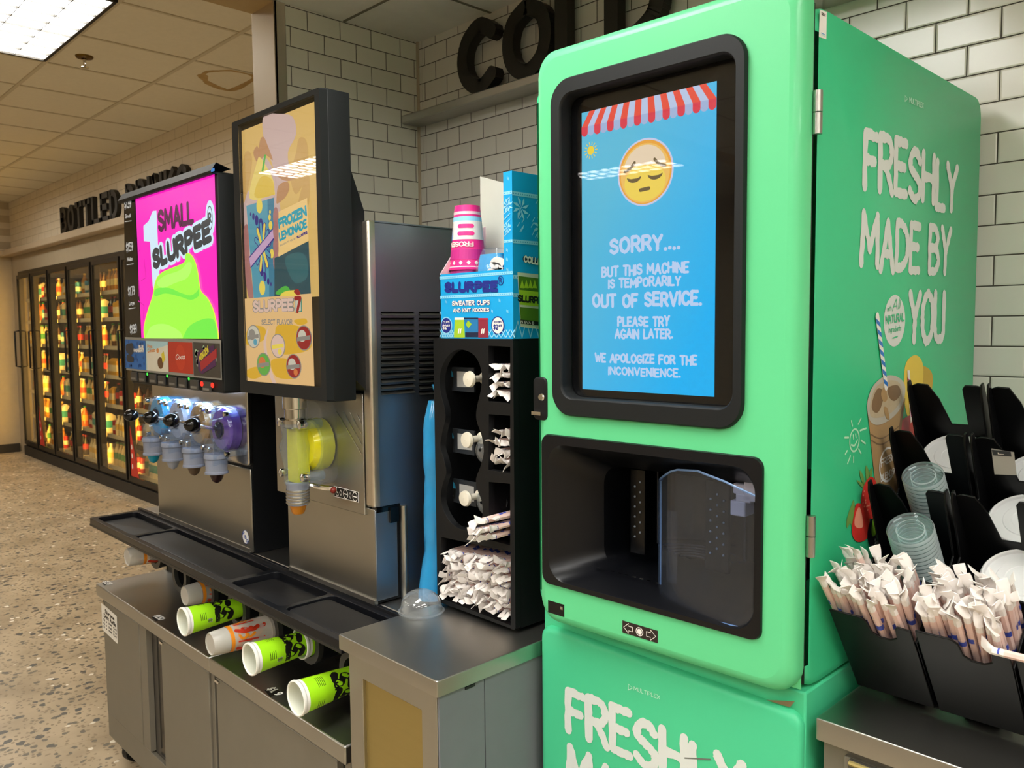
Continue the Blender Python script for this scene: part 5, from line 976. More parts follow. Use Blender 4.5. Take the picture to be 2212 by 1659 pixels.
# upper door with real openings
b = MB(); bev, O = .024, rrect(-.634, -.002, 1.175, 2.487, .05, 7); mid = (-.318, 1.831)
def inset(t): return [(mid[0]+(x-mid[0])*(1-t/.316), mid[1]+(y-mid[1])*(1-t/.656)) for x, y in O]
S1 = rrect(-.553, -.120, 1.703, 2.380, .032, 5); N1 = rrect(-.604, -.075, 1.280, 1.612, .018, 4); K1 = [(-.599, 1.200), (-.551, 1.200), (-.551, 1.228), (-.599, 1.228)]
b.loft([[DP.at(x, y, d) for x, y in inset(t)] for t, d in ((0, -.044), (0, -bev), (.0035, -.013), (.0095, -.0055), (.017, -.0012), (.024, 0))], GREEN)
b.holed(DP, inset(.024), [S1, N1], -.030, 0, GREEN); b.add([DP.at(x, y, -.044) for x, y in ((-.63, 1.18), (-.006, 1.18), (-.006, 1.28), (-.63, 1.28))], [(0, 1, 2, 3)], GREEN); door = b.build('upper_door', m, smooth=30)
b = MB(); OB = rrect(-.577, -.105, 1.668, 2.410, .052, 7); IB = rrect(-.547, -.126, 1.710, 2.373, .030, 7)
def mixl(A_, B_, t): return [(p[0]*(1-t)+q[0]*t, p[1]*(1-t)+q[1]*t) for p, q in zip(A_, B_)]
b.loft([[DP.at(x, y, d) for x, y in mixl(OB, IB, t)] for t, d in ((0, -.001), (.02, .008), (.1, .012), (.9, .012), (.98, .009), (1, .004), (1, -.0255))], BLACKM); b.build('screen_bezel', door, smooth=40)
SD = -.026; SPn = DP.off(SD); Q = SPn.px
b = MB(); x0 = Q(1235, 600)[0]; b.pbox(DP, x0, -.118, 1.70, 2.385, -.040, SD, GLOSSBLACK); b.build('monitor_panel', door)
b = MB(); b.pbox(DP, -.60, -.10, 1.66, 2.42, -.0425, -.0405, mat('green inner lip', '#0c5a3c', .5)); b.build('inner_lip', door)
def grad(name, c0, c1):
    m_ = emi(name, c0); nt = m_.node_tree; bs = nt.nodes['Principled BSDF']; tc = nt.nodes.new('ShaderNodeTexCoord'); sp = nt.nodes.new('ShaderNodeSeparateXYZ'); cr = nt.nodes.new('ShaderNodeValToRGB'); ad = nt.nodes.new('ShaderNodeMath')
    iv = nt.nodes.new('ShaderNodeMath'); iv.operation = 'SUBTRACT'; iv.inputs[0].default_value = 1; ml = nt.nodes.new('ShaderNodeMath'); ml.operation = 'MULTIPLY'; ml.inputs[1].default_value = .5
    nt.links.new(tc.outputs['Generated'], sp.inputs[0]); nt.links.new(sp.outputs['Z'], iv.inputs[1]); nt.links.new(sp.outputs['X'], ad.inputs[0]); nt.links.new(iv.outputs[0], ad.inputs[1]); nt.links.new(ad.outputs[0], ml.inputs[0]); nt.links.new(ml.outputs[0], cr.inputs[0])
    cr.color_ramp.elements[0].color = lin(c0); cr.color_ramp.elements[1].color = lin(c1); cr.color_ramp.elements[0].position = .25; cr.color_ramp.elements[1].position = .85; nt.links.new(cr.outputs[0], bs.inputs['Emission Color']); return m_
SKY = grad('screen sky', '#58b8d8', '#12b0f4'); AWR = emi('screen awning red', '#e8503c', .95); AWR2 = emi('screen awning red flap', '#dc3a4c', .95); AWW = emi('screen awning white', '#b9c8e6', .95); AWW2 = emi('screen awning flap', '#a2b5da', .95); LETR = emi('screen lettering', '#bcd3f4', .95); SUNY = emi('screen sun', '#f0d23c', .95); FACE = emi('screen face', '#f0bf62', .95); FACE2 = emi('screen face low', '#f2d458', .95); FRIM = emi('screen face rim', '#eda63e', .95); FHI = emi('screen face shine', '#e9d3b4', .95); FOUT = emi('screen face outline', '#c8cdea', .95); BRW = emi('screen brow', '#7d6a44', .7)
b = MB(); q = [Q(*v) for v in ((1257, 245), (1549, 175), (1543, 857), (1257, 835))]; sx0, sx1 = q[0][0], q[1][0]; sz0, sz1 = q[2][1], q[1][1]
b.art(SPn, [(sx0, sz0), (sx1, sz0), (sx1, sz1), (sx0, sz1)], SKY, .0008); b.build('lit_screen', door, smooth=0)
b = MB(); n = 19; w_ = (sx1-sx0)/n; zt = sz1; zm = sz1-.032; zl = zm-.021
tx = lambda x: (x-(sx0+sx1)/2)*.9+(sx0+sx1)/2
for k in range(n):
    a0, a1 = sx0+k*w_, sx0+(k+1)*w_; red = k % 2 == 0
    t0_, t1_ = max(sx0, (a0-(sx0+sx1)/2)*.86+(sx0+sx1)/2+ (0)), (a1-(sx0+sx1)/2)*.86+(sx0+sx1)/2
    if k == 0: t0_ = sx0+.022
    b.art(SPn, [(a0, zm), (a1, zm), (t1_, zt), (t0_, zt)], AWR if red else AWW, .0012)
    mm = AWR2 if red else AWW2; b.art(SPn, [(a0, zm), (a0, zl+w_/2)]+[(a0+w_/2-w_/2*math.cos(R(t)), zl+w_/2-w_/2*math.sin(R(t))) for t in range(0, 181, 20)]+[(a1, zl+w_/2), (a1, zm)], mm, .0014)
c = Q(1277, 325); b.disc(SPn, c, .0095, .0095, SUNY, .0012)
for k in range(14): th = 2*math.pi*k/14; b.ribbon(SPn.at, [(c[0]+.0125*math.cos(th), c[1]+.0125*math.sin(th)), (c[0]+.0175*math.cos(th), c[1]+.0175*math.sin(th))], .0018, SUNY, .0012)
c = Q(1394, 372); r_ = (Q(1394, 300)[1]-Q(1394, 446)[1])/2; b.disc(SPn, c, r_, r_, FOUT, .0012, 48); b.disc(SPn, c, r_*.945, r_*.945, FRIM, .0016, 48); b.disc(SPn, (c[0], c[1]-r_*.03), r_*.88, r_*.88, FACE, .0020, 48); b.disc(SPn, (c[0], c[1]-r_*.30), r_*.74, r_*.56, FACE2, .0023, 40)
b.art(SPn, [(c[0]+r_*.76*math.cos(R(t)), c[1]+r_*.08+r_*.72*math.sin(R(t))) for t in range(8, 173, 8)], FHI, .0026)
for s_ in (-1, 1):
    b.ribbon(SPn.at, smooth_pts([(c[0]+s_*r_*.72, c[1]+r_*.10), (c[0]+s_*r_*.52, c[1]+r_*.17), (c[0]+s_*r_*.36, c[1]+r_*.33)], 5), r_*.09, BRW, .0032)
    e = (c[0]+s_*r_*.38, c[1]-r_*.10); b.art(SPn, [(e[0]+r_*.26*math.cos(R(t)), e[1]-r_*.17*math.sin(R(t))) for t in range(0, 181, 15)]+[(e[0]-r_*.12, e[1]-r_*.05), (e[0]+r_*.12, e[1]-r_*.05)], BRW, .0032)
b.ribbon(SPn.at, [(c[0]-r_*.14, c[1]-r_*.52), (c[0]+r_*.16, c[1]-r_*.50)], r_*.11, BRW, .0032)
for s_, p0, p1, top in (('SORRY....', (1320, 548), (1468, 541), (1320, 512)), ('BUT THIS MACHINE', (1302, 599), (1487, 590), (1302, 575)), ('IS TEMPORARILY', (1316, 624), (1470, 618), (1316, 602)), ('OUT OF SERVICE.', (1283, 665), (1515, 662), (1283, 634)), ('PLEASE TRY', (1336, 706), (1446, 706), (1336, 683)), ('AGAIN LATER.', (1330, 731), (1453, 734), (1330, 709)), ('WE APOLOGIZE FOR THE', (1287, 783), (1505, 790), (1287, 762)), ('INCONVENIENCE.', (1316, 808), (1470, 819), (1316, 789))):
    q0, q1, q2 = Q(*p0), Q(*p1), Q(*top); zz = (q0[1]+q1[1])/2; letters(b, SPn.at, s_, (q0[0], zz), (q1[0], zz), (q2[1]-q0[1])*1.0, LETR, th=.215, gap=.26, jit=.12, wob=.05, d=.0014, seed=len(s_))
b.build('screen_picture', door, smooth=0)
b = MB(); b.pbox(DP, x0+.001, -.128, 1.712, 2.371, SD+.0045, SD+.0055, SGL); b.build('screen_glass', door)
# dispensing bay
BAY = mat('bay plastic', '#0b0c10', .36, noise=.1, spec=.4); b = MB()
OB = rrect(-.615, -.064, 1.270, 1.622, .02, 6); IB = rrect(-.590, -.080, 1.284, 1.598, .05, 6); TB = rrect(-.520, -.085, 1.305, 1.545, .045, 6)
b.loft([[DP.at(x, y, d) for x, y in l] for l, d in ((OB, -.001), (mixl(OB, IB, .08), .006), (mixl(OB, IB, .9), .007), (IB, .003), (TB, -.11), (TB, -.36))], BAY, cap1=True); b.build('dispensing_bay', door, smooth=30)
b = MB(); ca, cd = -.345, -.245; SH = mat('splash shroud', '#0b0c0f', .15)
b.loft([[DP.at(ca+.115*math.sin(R(t)), z_, cd-.08*math.cos(R(t))) for t in range(-90, 91, 10)] for z_ in (1.34, 1.50, 1.515)], SH, closed=False)
b.loft([[DP.at(ca+.115*f*math.sin(R(t)), 1.34-.028*(1-f), cd-.08*f*math.cos(R(t))) for t in range(-90, 91, 10)] for f in (1, .9, .6, .2)], SH, closed=False)
for k in range(5): b.tube([DP.at(ca+(.108-.016*k)*math.sin(R(t)), 1.338-.003*k, cd+.02-(.075-.012*k)*math.cos(R(t))) for t in range(-80, 81, 10)], .0028, mat('shroud rib', '#2b2e36', .2), 6)
SHE = mat('shroud rim light', '#3d4048', .3); b.tube([DP.at(ca+.115*math.sin(R(t)), 1.516, cd-.08*math.cos(R(t))) for t in range(-90, 91, 10)], .0022, SHE, 6); b.tube([DP.at(ca+.115, 1.516, cd), DP.at(ca+.115, 1.34, cd)], .002, SHE, 6); b.tube([DP.at(ca-.115, 1.516, cd), DP.at(ca-.115, 1.34, cd)], .002, SHE, 6); b.build('splash_shroud', door)  # lighter grey tubes paint a rim light along the shroud outline
DOT = mat('drain dot', '#8a93a0', .2)
for (q0, q1, d0, d1), cols in (((-.485, -.445, -.175, -.168), ((-.472, 0), (-.457, .012))), ((-.280, -.225, -.172, -.162), ((-.268, 0), (-.252, .012), (-.236, 0)))):
    b = MB(); b.pbox(DP, q0, q1, 1.33, 1.53, d0, d1, SH)
    for a_, o_ in cols:
        for k in range(6): b.ball(DP.at(a_, 1.37+.024*k+o_, d1+.001), .0028, DOT, 6, 4)
    b.build('drain_strip', door)
b = MB(); f0, f1 = flat(1.306).px(1272, 1224), flat(1.306).px(1428, 1264)
for k in range(10): b.add([Vector((f0[0]+(f1[0]-f0[0])*(k+u)/10, f0[1]+(f1[1]-f0[1])*(k+u)/10+dy, 1.308)) for u, dy in ((.1, 0), (.55, 0), (.55, .006), (.1, .006))], [(0, 1, 2, 3)], CHROME)
b.build('metal_lip', door, smooth=0)
NOZ = mat('white nozzle', '#e9e2f2', .3, trans=.2); b = MB(); a_, z_ = DP.off(-.12).px(1612, 1078)
for q in ((-.020, .006, .012, .034), (-.014, .020, -.004, .014), (-.026, .008, -.034, -.002), (.004, .03, .0, .045)): b.pbox(DP, a_+q[0], a_+q[1], z_+q[2], z_+q[3], -.14, -.10, NOZ)
b.build('wash_nozzle', door, bevel=.003)
b = MB(); b.add([DP.at(*p) for p in ((a_-.03, z_+.055, -.09), (a_+.02, z_+.055, -.09), (a_+.02, z_+.055, -.14), (a_-.03, z_+.055, -.14))], [(0, 1, 2, 3)], mat('bay lamp', '#e6dcff', emit=7)); b.build('bay_lamp', door)
b = MB(); TEALT = mat('teal tab', '#1a9a82', .4); a_, z_ = DP.off(-.2).px(1306, 1044); b.pbox(DP, a_-.005, a_+.006, z_-.012, z_+.012, -.2, -.195, TEALT); a_, z_ = DP.off(-.2).px(1375, 1037); b.pbox(DP, a_-.008, a_+.006, z_-.004, z_+.005, -.2, -.19, CHROME); b.build('sensor_tabs', door)
SHI = glass('shield plastic', '#e6eefa', .05, 1.5, .012); b = MB(); aL, aR = DP.off(-.085).px(1427, 1150)[0], DP.px(1628, 1200)[0]
top = [DP.off(-.085).px(1427, 1036)[1], DP.off(-.04).px(1470, 1014)[1], DP.off(-.015).px(1515, 1018)[1], DP.off(-.005).px(1570, 1041)[1], DP.px(1632, 1072)[1]]; bz = DP.off(-.085).px(1432, 1289)[1]
o_, i_ = [], []
for k in range(13):
    t = k/12; a_ = aL+(aR-aL)*(1-math.cos(R(90*t))); d_ = -.085+.085*math.sin(R(90*t)); u = (a_-aL)/(aR-aL)*4; j = min(3, int(u)); zt = top[j]+(top[j+1]-top[j])*(u-j)
    o_.append((a_, d_, zt))
zb_ = lambda a_: bz+(1.287-bz)*((a_-aL)/(aR-aL))
b.loft([[DP.at(a_, zb_(a_), d_) for a_, d_, zt in o_], [DP.at(a_, zt, d_) for a_, d_, zt in o_]], SHI, closed=False); b.loft([[DP.at(a_+.004, zb_(a_), d_-.005) for a_, d_, zt in o_], [DP.at(a_+.004, zt, d_-.005) for a_, d_, zt in o_]], SHI, closed=False)
sh = b.build('clear_shield', door, smooth=60); EDGE = mat('shield edge', '#8fb2e0', .15, trans=.4)
b = MB(); b.tube([DP.at(a_+.002, zt, d_-.002) for a_, d_, zt in o_], .0024, EDGE, 6); b.tube([DP.at(a_+.002, zb_(a_), d_-.002) for a_, d_, zt in o_], .0022, EDGE, 6); b.tube([DP.at(aL, bz, -.086), DP.at(aL, top[0], -.086)], .0022, EDGE, 6); b.pbox(DP, aL+.004, aL+.03, bz, top[0]-.07, -.105, -.102, SHI); b.build('shield_edge', door)
# small fittings on the door
b = MB(); q0, q1 = DP.px(1345, 1340), DP.px(1421, 1389); b.pbox(DP, q0[0], q1[0], q1[1], q0[1], 0, .0012, mat('symbol plate', '#2a211d', .45)); cz = (q0[1]+q1[1])/2; ca_ = (q0[0]+q1[0])/2
b.ringart(DP, (ca_, cz), .0095, .0095, .0016, WHITE, .0018); b.disc(DP, (ca_, cz), .0062, .0062, WHITE, .0018)
for s_ in (-1, 1): b.ribbon(DP.at, [(ca_+s_*x_, cz+y_) for x_, y_ in ((.018, .005), (.028, .005), (.028, .011), (.041, 0), (.028, -.011), (.028, -.005), (.018, -.005), (.018, .005))], .0016, WHITE, .0018)
b.build('symbol_plate', door, smooth=0)
b = MB(); b.pbox(DP, -.600, -.551, 1.200, 1.229, -.004, .0007, GLOSSBLACK); b.pbox(DP, -.562, -.555, 1.216, 1.223, .0006, .0016, CHROME); b.build('lock_slot', door)
b = MB(); b.slab(DP, rrect(-.640, -.598, 1.652, 1.752, .012, 4), -.03, .004, BLACK, .004); b.lathe([(.009, 0), (.007, -.003), (.0, -.003)], DP.at(-.614, 1.706, .004), (DP.n*-1), CHROME, 14); b.pbox(DP, -.64, -.612, 1.664, 1.672, .004, .010, CHROME); b.build('door_latch', door)
for q0, q1 in (((1757, 196), (1755, 290)), ((1747, 1112), (1746, 1200))):
    z1_, z0_ = side(HX).px(*q0)[1], side(HX).px(*q1)[1]; b = MB()
    for u0, u1 in ((0, .49), (.51, 1)): b.tube([(HX+.006, HY+.002, z0_+(z1_-z0_)*u0), (HX+.006, HY+.002, z0_+(z1_-z0_)*u1)], .0085, STEEL, 12)
    b.build('hinge', m)
b = MB(); b.box(HX-.02, HX-.003, HY+.0008, HY+.0045, 1.19, 2.44, INK); b.build('door_gasket', m)
# printed wrap on the machine's right side
pl = side(BX1); P = pl.px; b = MB(); D = .0008
for s_, x0_, x1_, t_, bt, sd in (('FRESHLY', 1867, 2066, (1872, 270), (1866, 410), 3), ('MADE BY', 1863, 2055, (1868, 456), (1863, 582), 5), ('YOU', 1972, 2046, (1978, 620), (1984, 744), 9)):
    z = P(*bt)[1]; h = P(*t_)[1]-z; letters(b, pl.at, s_, (P(x0_, 400)[0], z), (P(x1_, 400)[0], z), h, BRUSH, th=.175, gap=.19, jit=.2, wob=.06, d=D, seed=sd)
SWP = mat('small white print, side', '#b5e2cb', .5); letters_px(b, pl, 'MULTIPLEX', (1963, 222), (1994, 235), (1963, 209), SWP, th=.18, gap=.2, d=D); b.ribbon(pl.at, [P(1954, 219), P(1954, 207), P(1960, 214), P(1954, 219)], .0025, SWP, D)
c = P(1932, 693); ra = (P(1955, 693)[0]-P(1909, 693)[0])/2; rb = (P(1932, 636)[1]-P(1932, 750)[1])/2; b.disc(pl, c, ra, rb*.98, BRUSH, D, 40)
letters(b, pl.at, 'NATURAL', (c[0]-ra*.84, c[1]-rb*.14), (c[0]+ra*.86, c[1]-rb*.02), rb*.34, GREEN3, th=.2, gap=.12, d=D*2); letters(b, pl.at, 'ingredients', (c[0]-ra*.56, c[1]-rb*.46), (c[0]+ra*.6, c[1]-rb*.38), rb*.24, GREEN3, th=.12, d=D*2); letters(b, pl.at, 'All', (c[0]-ra*.28, c[1]+rb*.36), (c[0]+ra*.4, c[1]+rb*.46), rb*.42, GREEN3, th=.1, slant=.3, d=D*2); letters(b, pl.at, 'with', (c[0]-ra*.74, c[1]+rb*.34), (c[0]-ra*.36, c[1]+rb*.40), rb*.2, GREEN3, th=.12, d=D*2); b.ribbon(pl.at, [(c[0]-ra*.2, c[1]-rb*.66), (c[0]+ra*.25, c[1]-rb*.60)], .003, GREEN3, D*2)
b.build('brush_lettering', m, smooth=0)
b = MB(); A = lambda pts, mm, d: b.art(pl, smooth_pts([P(*q) for q in pts], 4, True), mm, d)
SB = mat('art smoothie', '#a98a5e', .5, noise=.04, nscale=40); SB2 = mat('art smoothie dark', '#7d6346', .5, noise=.1, nscale=60); FRO = mat('art froth', '#b9a98c', .5, noise=.12, nscale=60); LIDC = mat('art cup rim', '#b8b4a6', .4); BANA = mat('art banana', '#e3c748', .5, noise=.04); BANB = mat('art banana shade', '#c4a234', .5); STW = mat('art strawberry', '#d3342c', .45, noise=.1, nscale=80); STW2 = mat('art strawberry flesh', '#ef9a7e', .5); LFG = mat('art leaf', '#6f9a4a', .5); BLKB = mat('art blackberry', '#1d1b2c', .3, noise=.3, nscale=90); MINT = mat('art mint', '#78b52c', .5); PKD = mat('art red drink', '#b8404e', .45, noise=.05); STB = mat('art straw blue', '#1b6fc4', .4); STP = mat('art straw pink', '#c02a78', .4)
A(((1953, 800), (1960, 778), (1975, 767), (1988, 775), (1994, 800), (1990, 860), (1985, 905), (1960, 900), (1952, 850)), BANA, D); A(((1988, 800), (1998, 792), (2012, 805), (2014, 830), (2004, 880), (1990, 890)), BANB, D*.8); A(((1965, 840), (1974, 850), (1984, 905), (1972, 910)), BANB, D*1.4)
A(((1934, 930), (1950, 905), (1974, 895), (1994, 908), (2004, 960), (2000, 1060), (1950, 1065), (1940, 1020)), PKD, D*1.8); A(((1966, 900), (1990, 908), (2000, 950), (1985, 975), (1965, 950)), STW, D*2)
b.art(pl, [P(*q) for q in ((1958, 800), (1963, 800), (1971, 905), (1965, 915))], WHITE, D*2.4)
for k in range(3): b.art(pl, [P(1958+3*k, 815+34*k), P(1964+3*k, 822+34*k), P(1966+3*k, 842+34*k), P(1960+3*k, 832+34*k)], STP, D*2.6)
b.art(pl, [P(*q) for q in ((1871, 880), (1877, 930), (1884, 1000), (1891, 1060), (1905, 1110), (1940, 1080), (1937, 1000), (1946, 920), (1954, 860))], SB, D*2.2); b.art(pl, [P(*q) for q in ((1934, 1000), (1946, 920), (1953, 862), (1944, 890), (1930, 1010), (1930, 1080), (1940, 1080))], SB2, D*2.5)
A(((1871, 885), (1873, 860), (1885, 832), (1908, 813), (1932, 812), (1950, 826), (1953, 850), (1944, 880), (1922, 905), (1895, 918), (1878, 910)), LIDC, D*2.8); A(((1876, 885), (1880, 858), (1892, 834), (1914, 822), (1936, 824), (1946, 840), (1942, 868), (1922, 892), (1896, 902), (1880, 900)), FRO, D*3.2)
A(((1880, 880), (1886, 852), (1896, 838), (1906, 850), (1900, 880), (1890, 892)), SB2, D*3.5); A(((1915, 838), (1936, 832), (1943, 850), (1930, 866), (1918, 858)), SB2, D*3.5); A(((1900, 850), (1908, 835), (1914, 860), (1906, 868)), SB, D*3.8); A(((1906, 880), (1914, 882), (1918, 905), (1911, 902)), SB, D*3.8)
for y_ in (938, 951): b.ribbon(pl.at, smooth_pts([P(1879+(y_-938)*.1, y_), P(1905, y_+8), P(1945, y_-22)], 5), .003, SB2, D*2.8)
sa, se = P(1892, 684), P(1911, 835); b.ribbon(pl.at, [sa, se], .018, WHITE, D*4)
for k in range(7):
    f0_, f1_ = (k+.15)/7, (k+.65)/7; p = lambda f, o_: (sa[0]+(se[0]-sa[0])*f+o_, sa[1]+(se[1]-sa[1])*f); b.art(pl, [p(f0_, -.009), p(f0_+.06, .009), p(f1_+.06, .009), p(f1_, -.009)], STB, D*4.4)
c = P(1915, 1003); ra_ = (P(1933, 1003)[0]-P(1897, 1003)[0])/2; rb_ = P(1915, 965)[1]-c[1]; b.ringart(pl, c, ra_, rb_, .005, WHITE, D*3.4)
z_ = P(1900, 1005)[1]; letters(b, pl.at, 'FRESH', (c[0]-ra_*.78, c[1]-.002), (c[0]+ra_*.8, c[1]+.006), rb_*.46, WHITE, th=.17, gap=.12, jit=.1, d=D*3.6); letters(b, pl.at, 'BLENDS', (c[0]-ra_*.78, c[1]-.034), (c[0]+ra_*.8, c[1]-.026), rb_*.42, WHITE, th=.17, gap=.12, jit=.1, d=D*3.6)
for pts in (((1870, 1058), (1858, 1050), (1849, 1037), (1856, 1040), (1866, 1048)), ((1872, 1052), (1868, 1020), (1870, 1005), (1876, 1022), (1877, 1045)), ((1866, 1052), (1857, 1030), (1856, 1016), (1864, 1030)), ((1877, 1040), (1876, 1022), (1882, 1010), (1882, 1030)), ((1835, 1130), (1828, 1140), (1828, 1120), (1838, 1090), (1843, 1080), (1845, 1110), (1840, 1140))): A(pts, LFG, D*2)
A(((1858, 1085), (1864, 1050), (1878, 1030), (1890, 1040), (1896, 1080), (1892, 1110), (1880, 1120), (1864, 1110)), STW, D*2.4)
A(((1838, 1150), (1842, 1112), (1848, 1088), (1862, 1092), (1876, 1118), (1872, 1160), (1850, 1170)), STW, D*2.8); A(((1843, 1125), (1849, 1100), (1856, 1098), (1862, 1130), (1858, 1140), (1846, 1138)), STW2, D*3.2)
rg = random.Random(6)
for k in range(26):
    q = P(1862+rg.random()*28, 1050+rg.random()*55); b.disc(pl, q, .0028, .0022, STW2, D*2.8, 6)
A(((1872, 1145), (1880, 1120), (1892, 1130), (1905, 1150), (1910, 1178), (1880, 1180), (1872, 1165)), BLKB, D*3); A(((1880, 1140), (1886, 1112), (1895, 1118), (1890, 1150), (1882, 1158)), MINT, D*3.4)
for k in range(10): b.disc(pl, P(1885+rg.random()*22, 1150+rg.random()*24), .003, .004, BRUSH, D*3.6, 6)
SUNL = mat('doodle line', '#b4e6c2', .5); c = P(1845, 951); b.ringart(pl, c, (P(1856, 951)[0]-P(1834, 951)[0])/2, P(1845, 925)[1]-c[1], .004, SUNL, D)
for a_, e_ in (((1838, 909), (1840, 920)), ((1857, 930), (1870, 925)), ((1859, 951), (1868, 958)), ((1854, 970), (1859, 979)), ((1843, 986), (1843, 998)), ((1836, 985), (1830, 1001)), ((1829, 974), (1825, 981)), ((1832, 945), (1824, 945)), ((1853, 916), (1859, 904)), ((1842, 940), (1843, 948)), ((1847, 938), (1848, 945))): b.ribbon(pl.at, [P(*a_), P(*e_)], .004, SUNL, D)
b.ribbon(pl.at, smooth_pts([P(1838, 961), P(1845, 962), P(1851, 950)], 4), .004, SUNL, D); b.build('wrap_picture', m, smooth=0)
b = MB(); q = [P(*v) for v in ((1770, 21), (1785, 26), (1784, 85), (1768, 80))]; b.art(pl, q, WHITE, D); BLT = mat('sticker blue text', '#3a9ad0', .5)
for k, mm in ((.06, INK), (.12, INK), (.80, BLT), (.86, MATS['small white print'])): b.art(pl, [(q[0][0]+(q[1][0]-q[0][0])*u, q[0][1]+(q[3][1]-q[0][1])*v) for u, v in ((.2, k), (.8, k), (.8, k+.03), (.2, k+.03))], mm, D*1.6)
b.build('service_sticker', m, smooth=0)

# ------------------------------------------------------------------ steel counter at the right
t = thing('counter_cabinet', 'steel counter cabinet right of the green machine carrying the black lid organizer', 'cabinet', (.6, 1.9, 0)); RX0, RY0, RZ = -.676, 1.445, 1.131
b = MB(); b.slab(flat(RZ-.042), rrect(RX0, 2.0, RY0, 2.41, .004, 2), 0, .042, STEELTOP, .003); b.build('countertop', t)
b = MB(); b.box(RX0+.006, 1.98, RY0+.025, 2.40, .08, RZ-.043, CABF); b.build('body', t)
b = MB(); b.box(RX0+.05, .1, RY0+.012, RY0+.0248, .82, RZ-.06, CABF); d = b.build('drawer', t, bevel=.002)
q = front(RY0).px(1832, 1647); b = MB(); b.box(q[0], q[0]+.2, RY0+.0, RY0+.0115, q[1]-.03, q[1]+.004, CABD); b.tube([(q[0]+.002, RY0, q[1]), (q[0]+.2, RY0, q[1])], .005, BRASSY, 8); b.build('recessed_pull', d)

# ------------------------------------------------------------------ tilted black lid and straw organizer
OO = Vector((0, 1.615, 1.145)); OV = Vector((0, .811, .585)); OW = Vector((0, -.585, .811)); OX = Vector((1, 0, 0))
def ov(v): return Plane(OO+OV*v, OX, OW, -OV)            # upright sheets across the organizer
def ox(x): return Plane(OO+OX*x, OV, OW, OX)             # side walls
OB_ = mat('organizer plastic', '#070708', .38, noise=.15, spec=.3)
t = thing('lid_organizer', 'tilted black plastic organizer of straws and lids on the right steel counter', 'organizer', (-.3, 1.8, RZ)); CX = [(-.668, -.522), (-.514, -.368), (-.360, -.214), (-.206, -.06)]
b = MB()
for x0, x1 in CX:
    n0, n1 = x0+.072, x0+.118
    b.prism(ov(0), smooth_pts([(x0, 0), (x0, 0)], 1)[:1]+[(x1, 0), (x1, .228), (n1+.004, .230), (n1, .222), (n1-.002, .196), (n1-.016, .186), (n0+.012, .186), (n0, .196), (n0-.004, .224), (n0-.014, .234), (x0, .234)], 0, .004, OB_)
b.build('front_panel', t, bevel=.0015)
VR = [.13, .27, .41, .54]; HR = [.205, .305, .325, .345]
for r_, (v, h) in enumerate(zip(VR, HR)):
    for x0, x1 in CX:
        b = MB(); c0 = (x0+x1)/2; nt_ = [(c0-.008, h-.075), (c0-.024, h-.10), (c0+.024, h-.10), (c0+.012, h-.075)]
        rr_ = [(x0+.016*(1-math.sin(R(a))), h-.016*(1-math.cos(R(a)))) for a in range(0, 91, 30)]
        pts = [(x0, 0), (x1, 0), (x1, h-.016)]+[(x1-.016*(1-math.cos(R(a))), h-.016*(1-math.sin(R(a)))) for a in range(30, 91, 30)]+[(c0+.036, h), (c0+.030, h-.010), (c0+.026, h-.11), (c0-.006, h-.11), (c0-.020, h-.04), (c0-.036, h-.002)]+[(x0+.016, h), (x0+.005, h-.005), (x0, h-.016)]
        b.prism(ov(v), pts, 0, .004, OB_); b.build('divider_plate', t, bevel=.0012)
b = MB()
for x0, x1 in CX:
    for x_ in (x0, x1-.004):
        vp = 0.004
        for v, h in zip(VR, HR):
            hb = .19 if v == VR[0] else h-.13
            b.prism(ox(x_), [(vp, 0), (v, 0), (v, h+.008), (v-.012, h+.012), (v-.022, h-.004), (v-.045, hb), (vp, hb-.02 if v > VR[0] else .185)], 0, .004, OB_); vp = v
b.build('side_walls', t, bevel=.001)
b = MB(); b.add([OO+OX*x+OV*v+OW*w for x in (CX[0][0], CX[-1][1]) for v in (0, .54) for w in (-.004, 0)], [(0, 1, 3, 2), (4, 6, 7, 5), (0, 4, 5, 1), (2, 3, 7, 6), (0, 2, 6, 4), (1, 5, 7, 3)], OB_)
b.build('floor_plate', t)
for x_ in (-.58, -.45, -.14):
    b = MB(); b.prism(side(x_), [(1.64, RZ+.001), (1.70, RZ+.001), (1.72, 1.205), (1.66, 1.168)], -.03, .03, OB_); b.prism(side(x_), [(1.98, RZ+.001), (2.02, RZ+.001), (2.02, 1.42), (1.98, 1.395)], -.02, .02, OB_); b.build('foot', t)
b = MB(); pp = ov(.264); q0 = [pp.px(*q) for q in ((2142, 967), (2191, 975), (2197, 1025), (2149, 1023))]; b.art(pp, q0, CHIP, .002); q0 = [pp.px(*q) for q in ((2140, 968), (2182, 974), (2184, 982), (2142, 978))]; b.artpx(pp, ((2143, 969), (2184, 973), (2186, 984), (2146, 981)), PLATE, .003); letters_px(b, pp, 'L', (2158, 978), (2170, 979), (2158, 974), WHITE, th=.3, d=.004); b.build('size_plate', t, smooth=0)
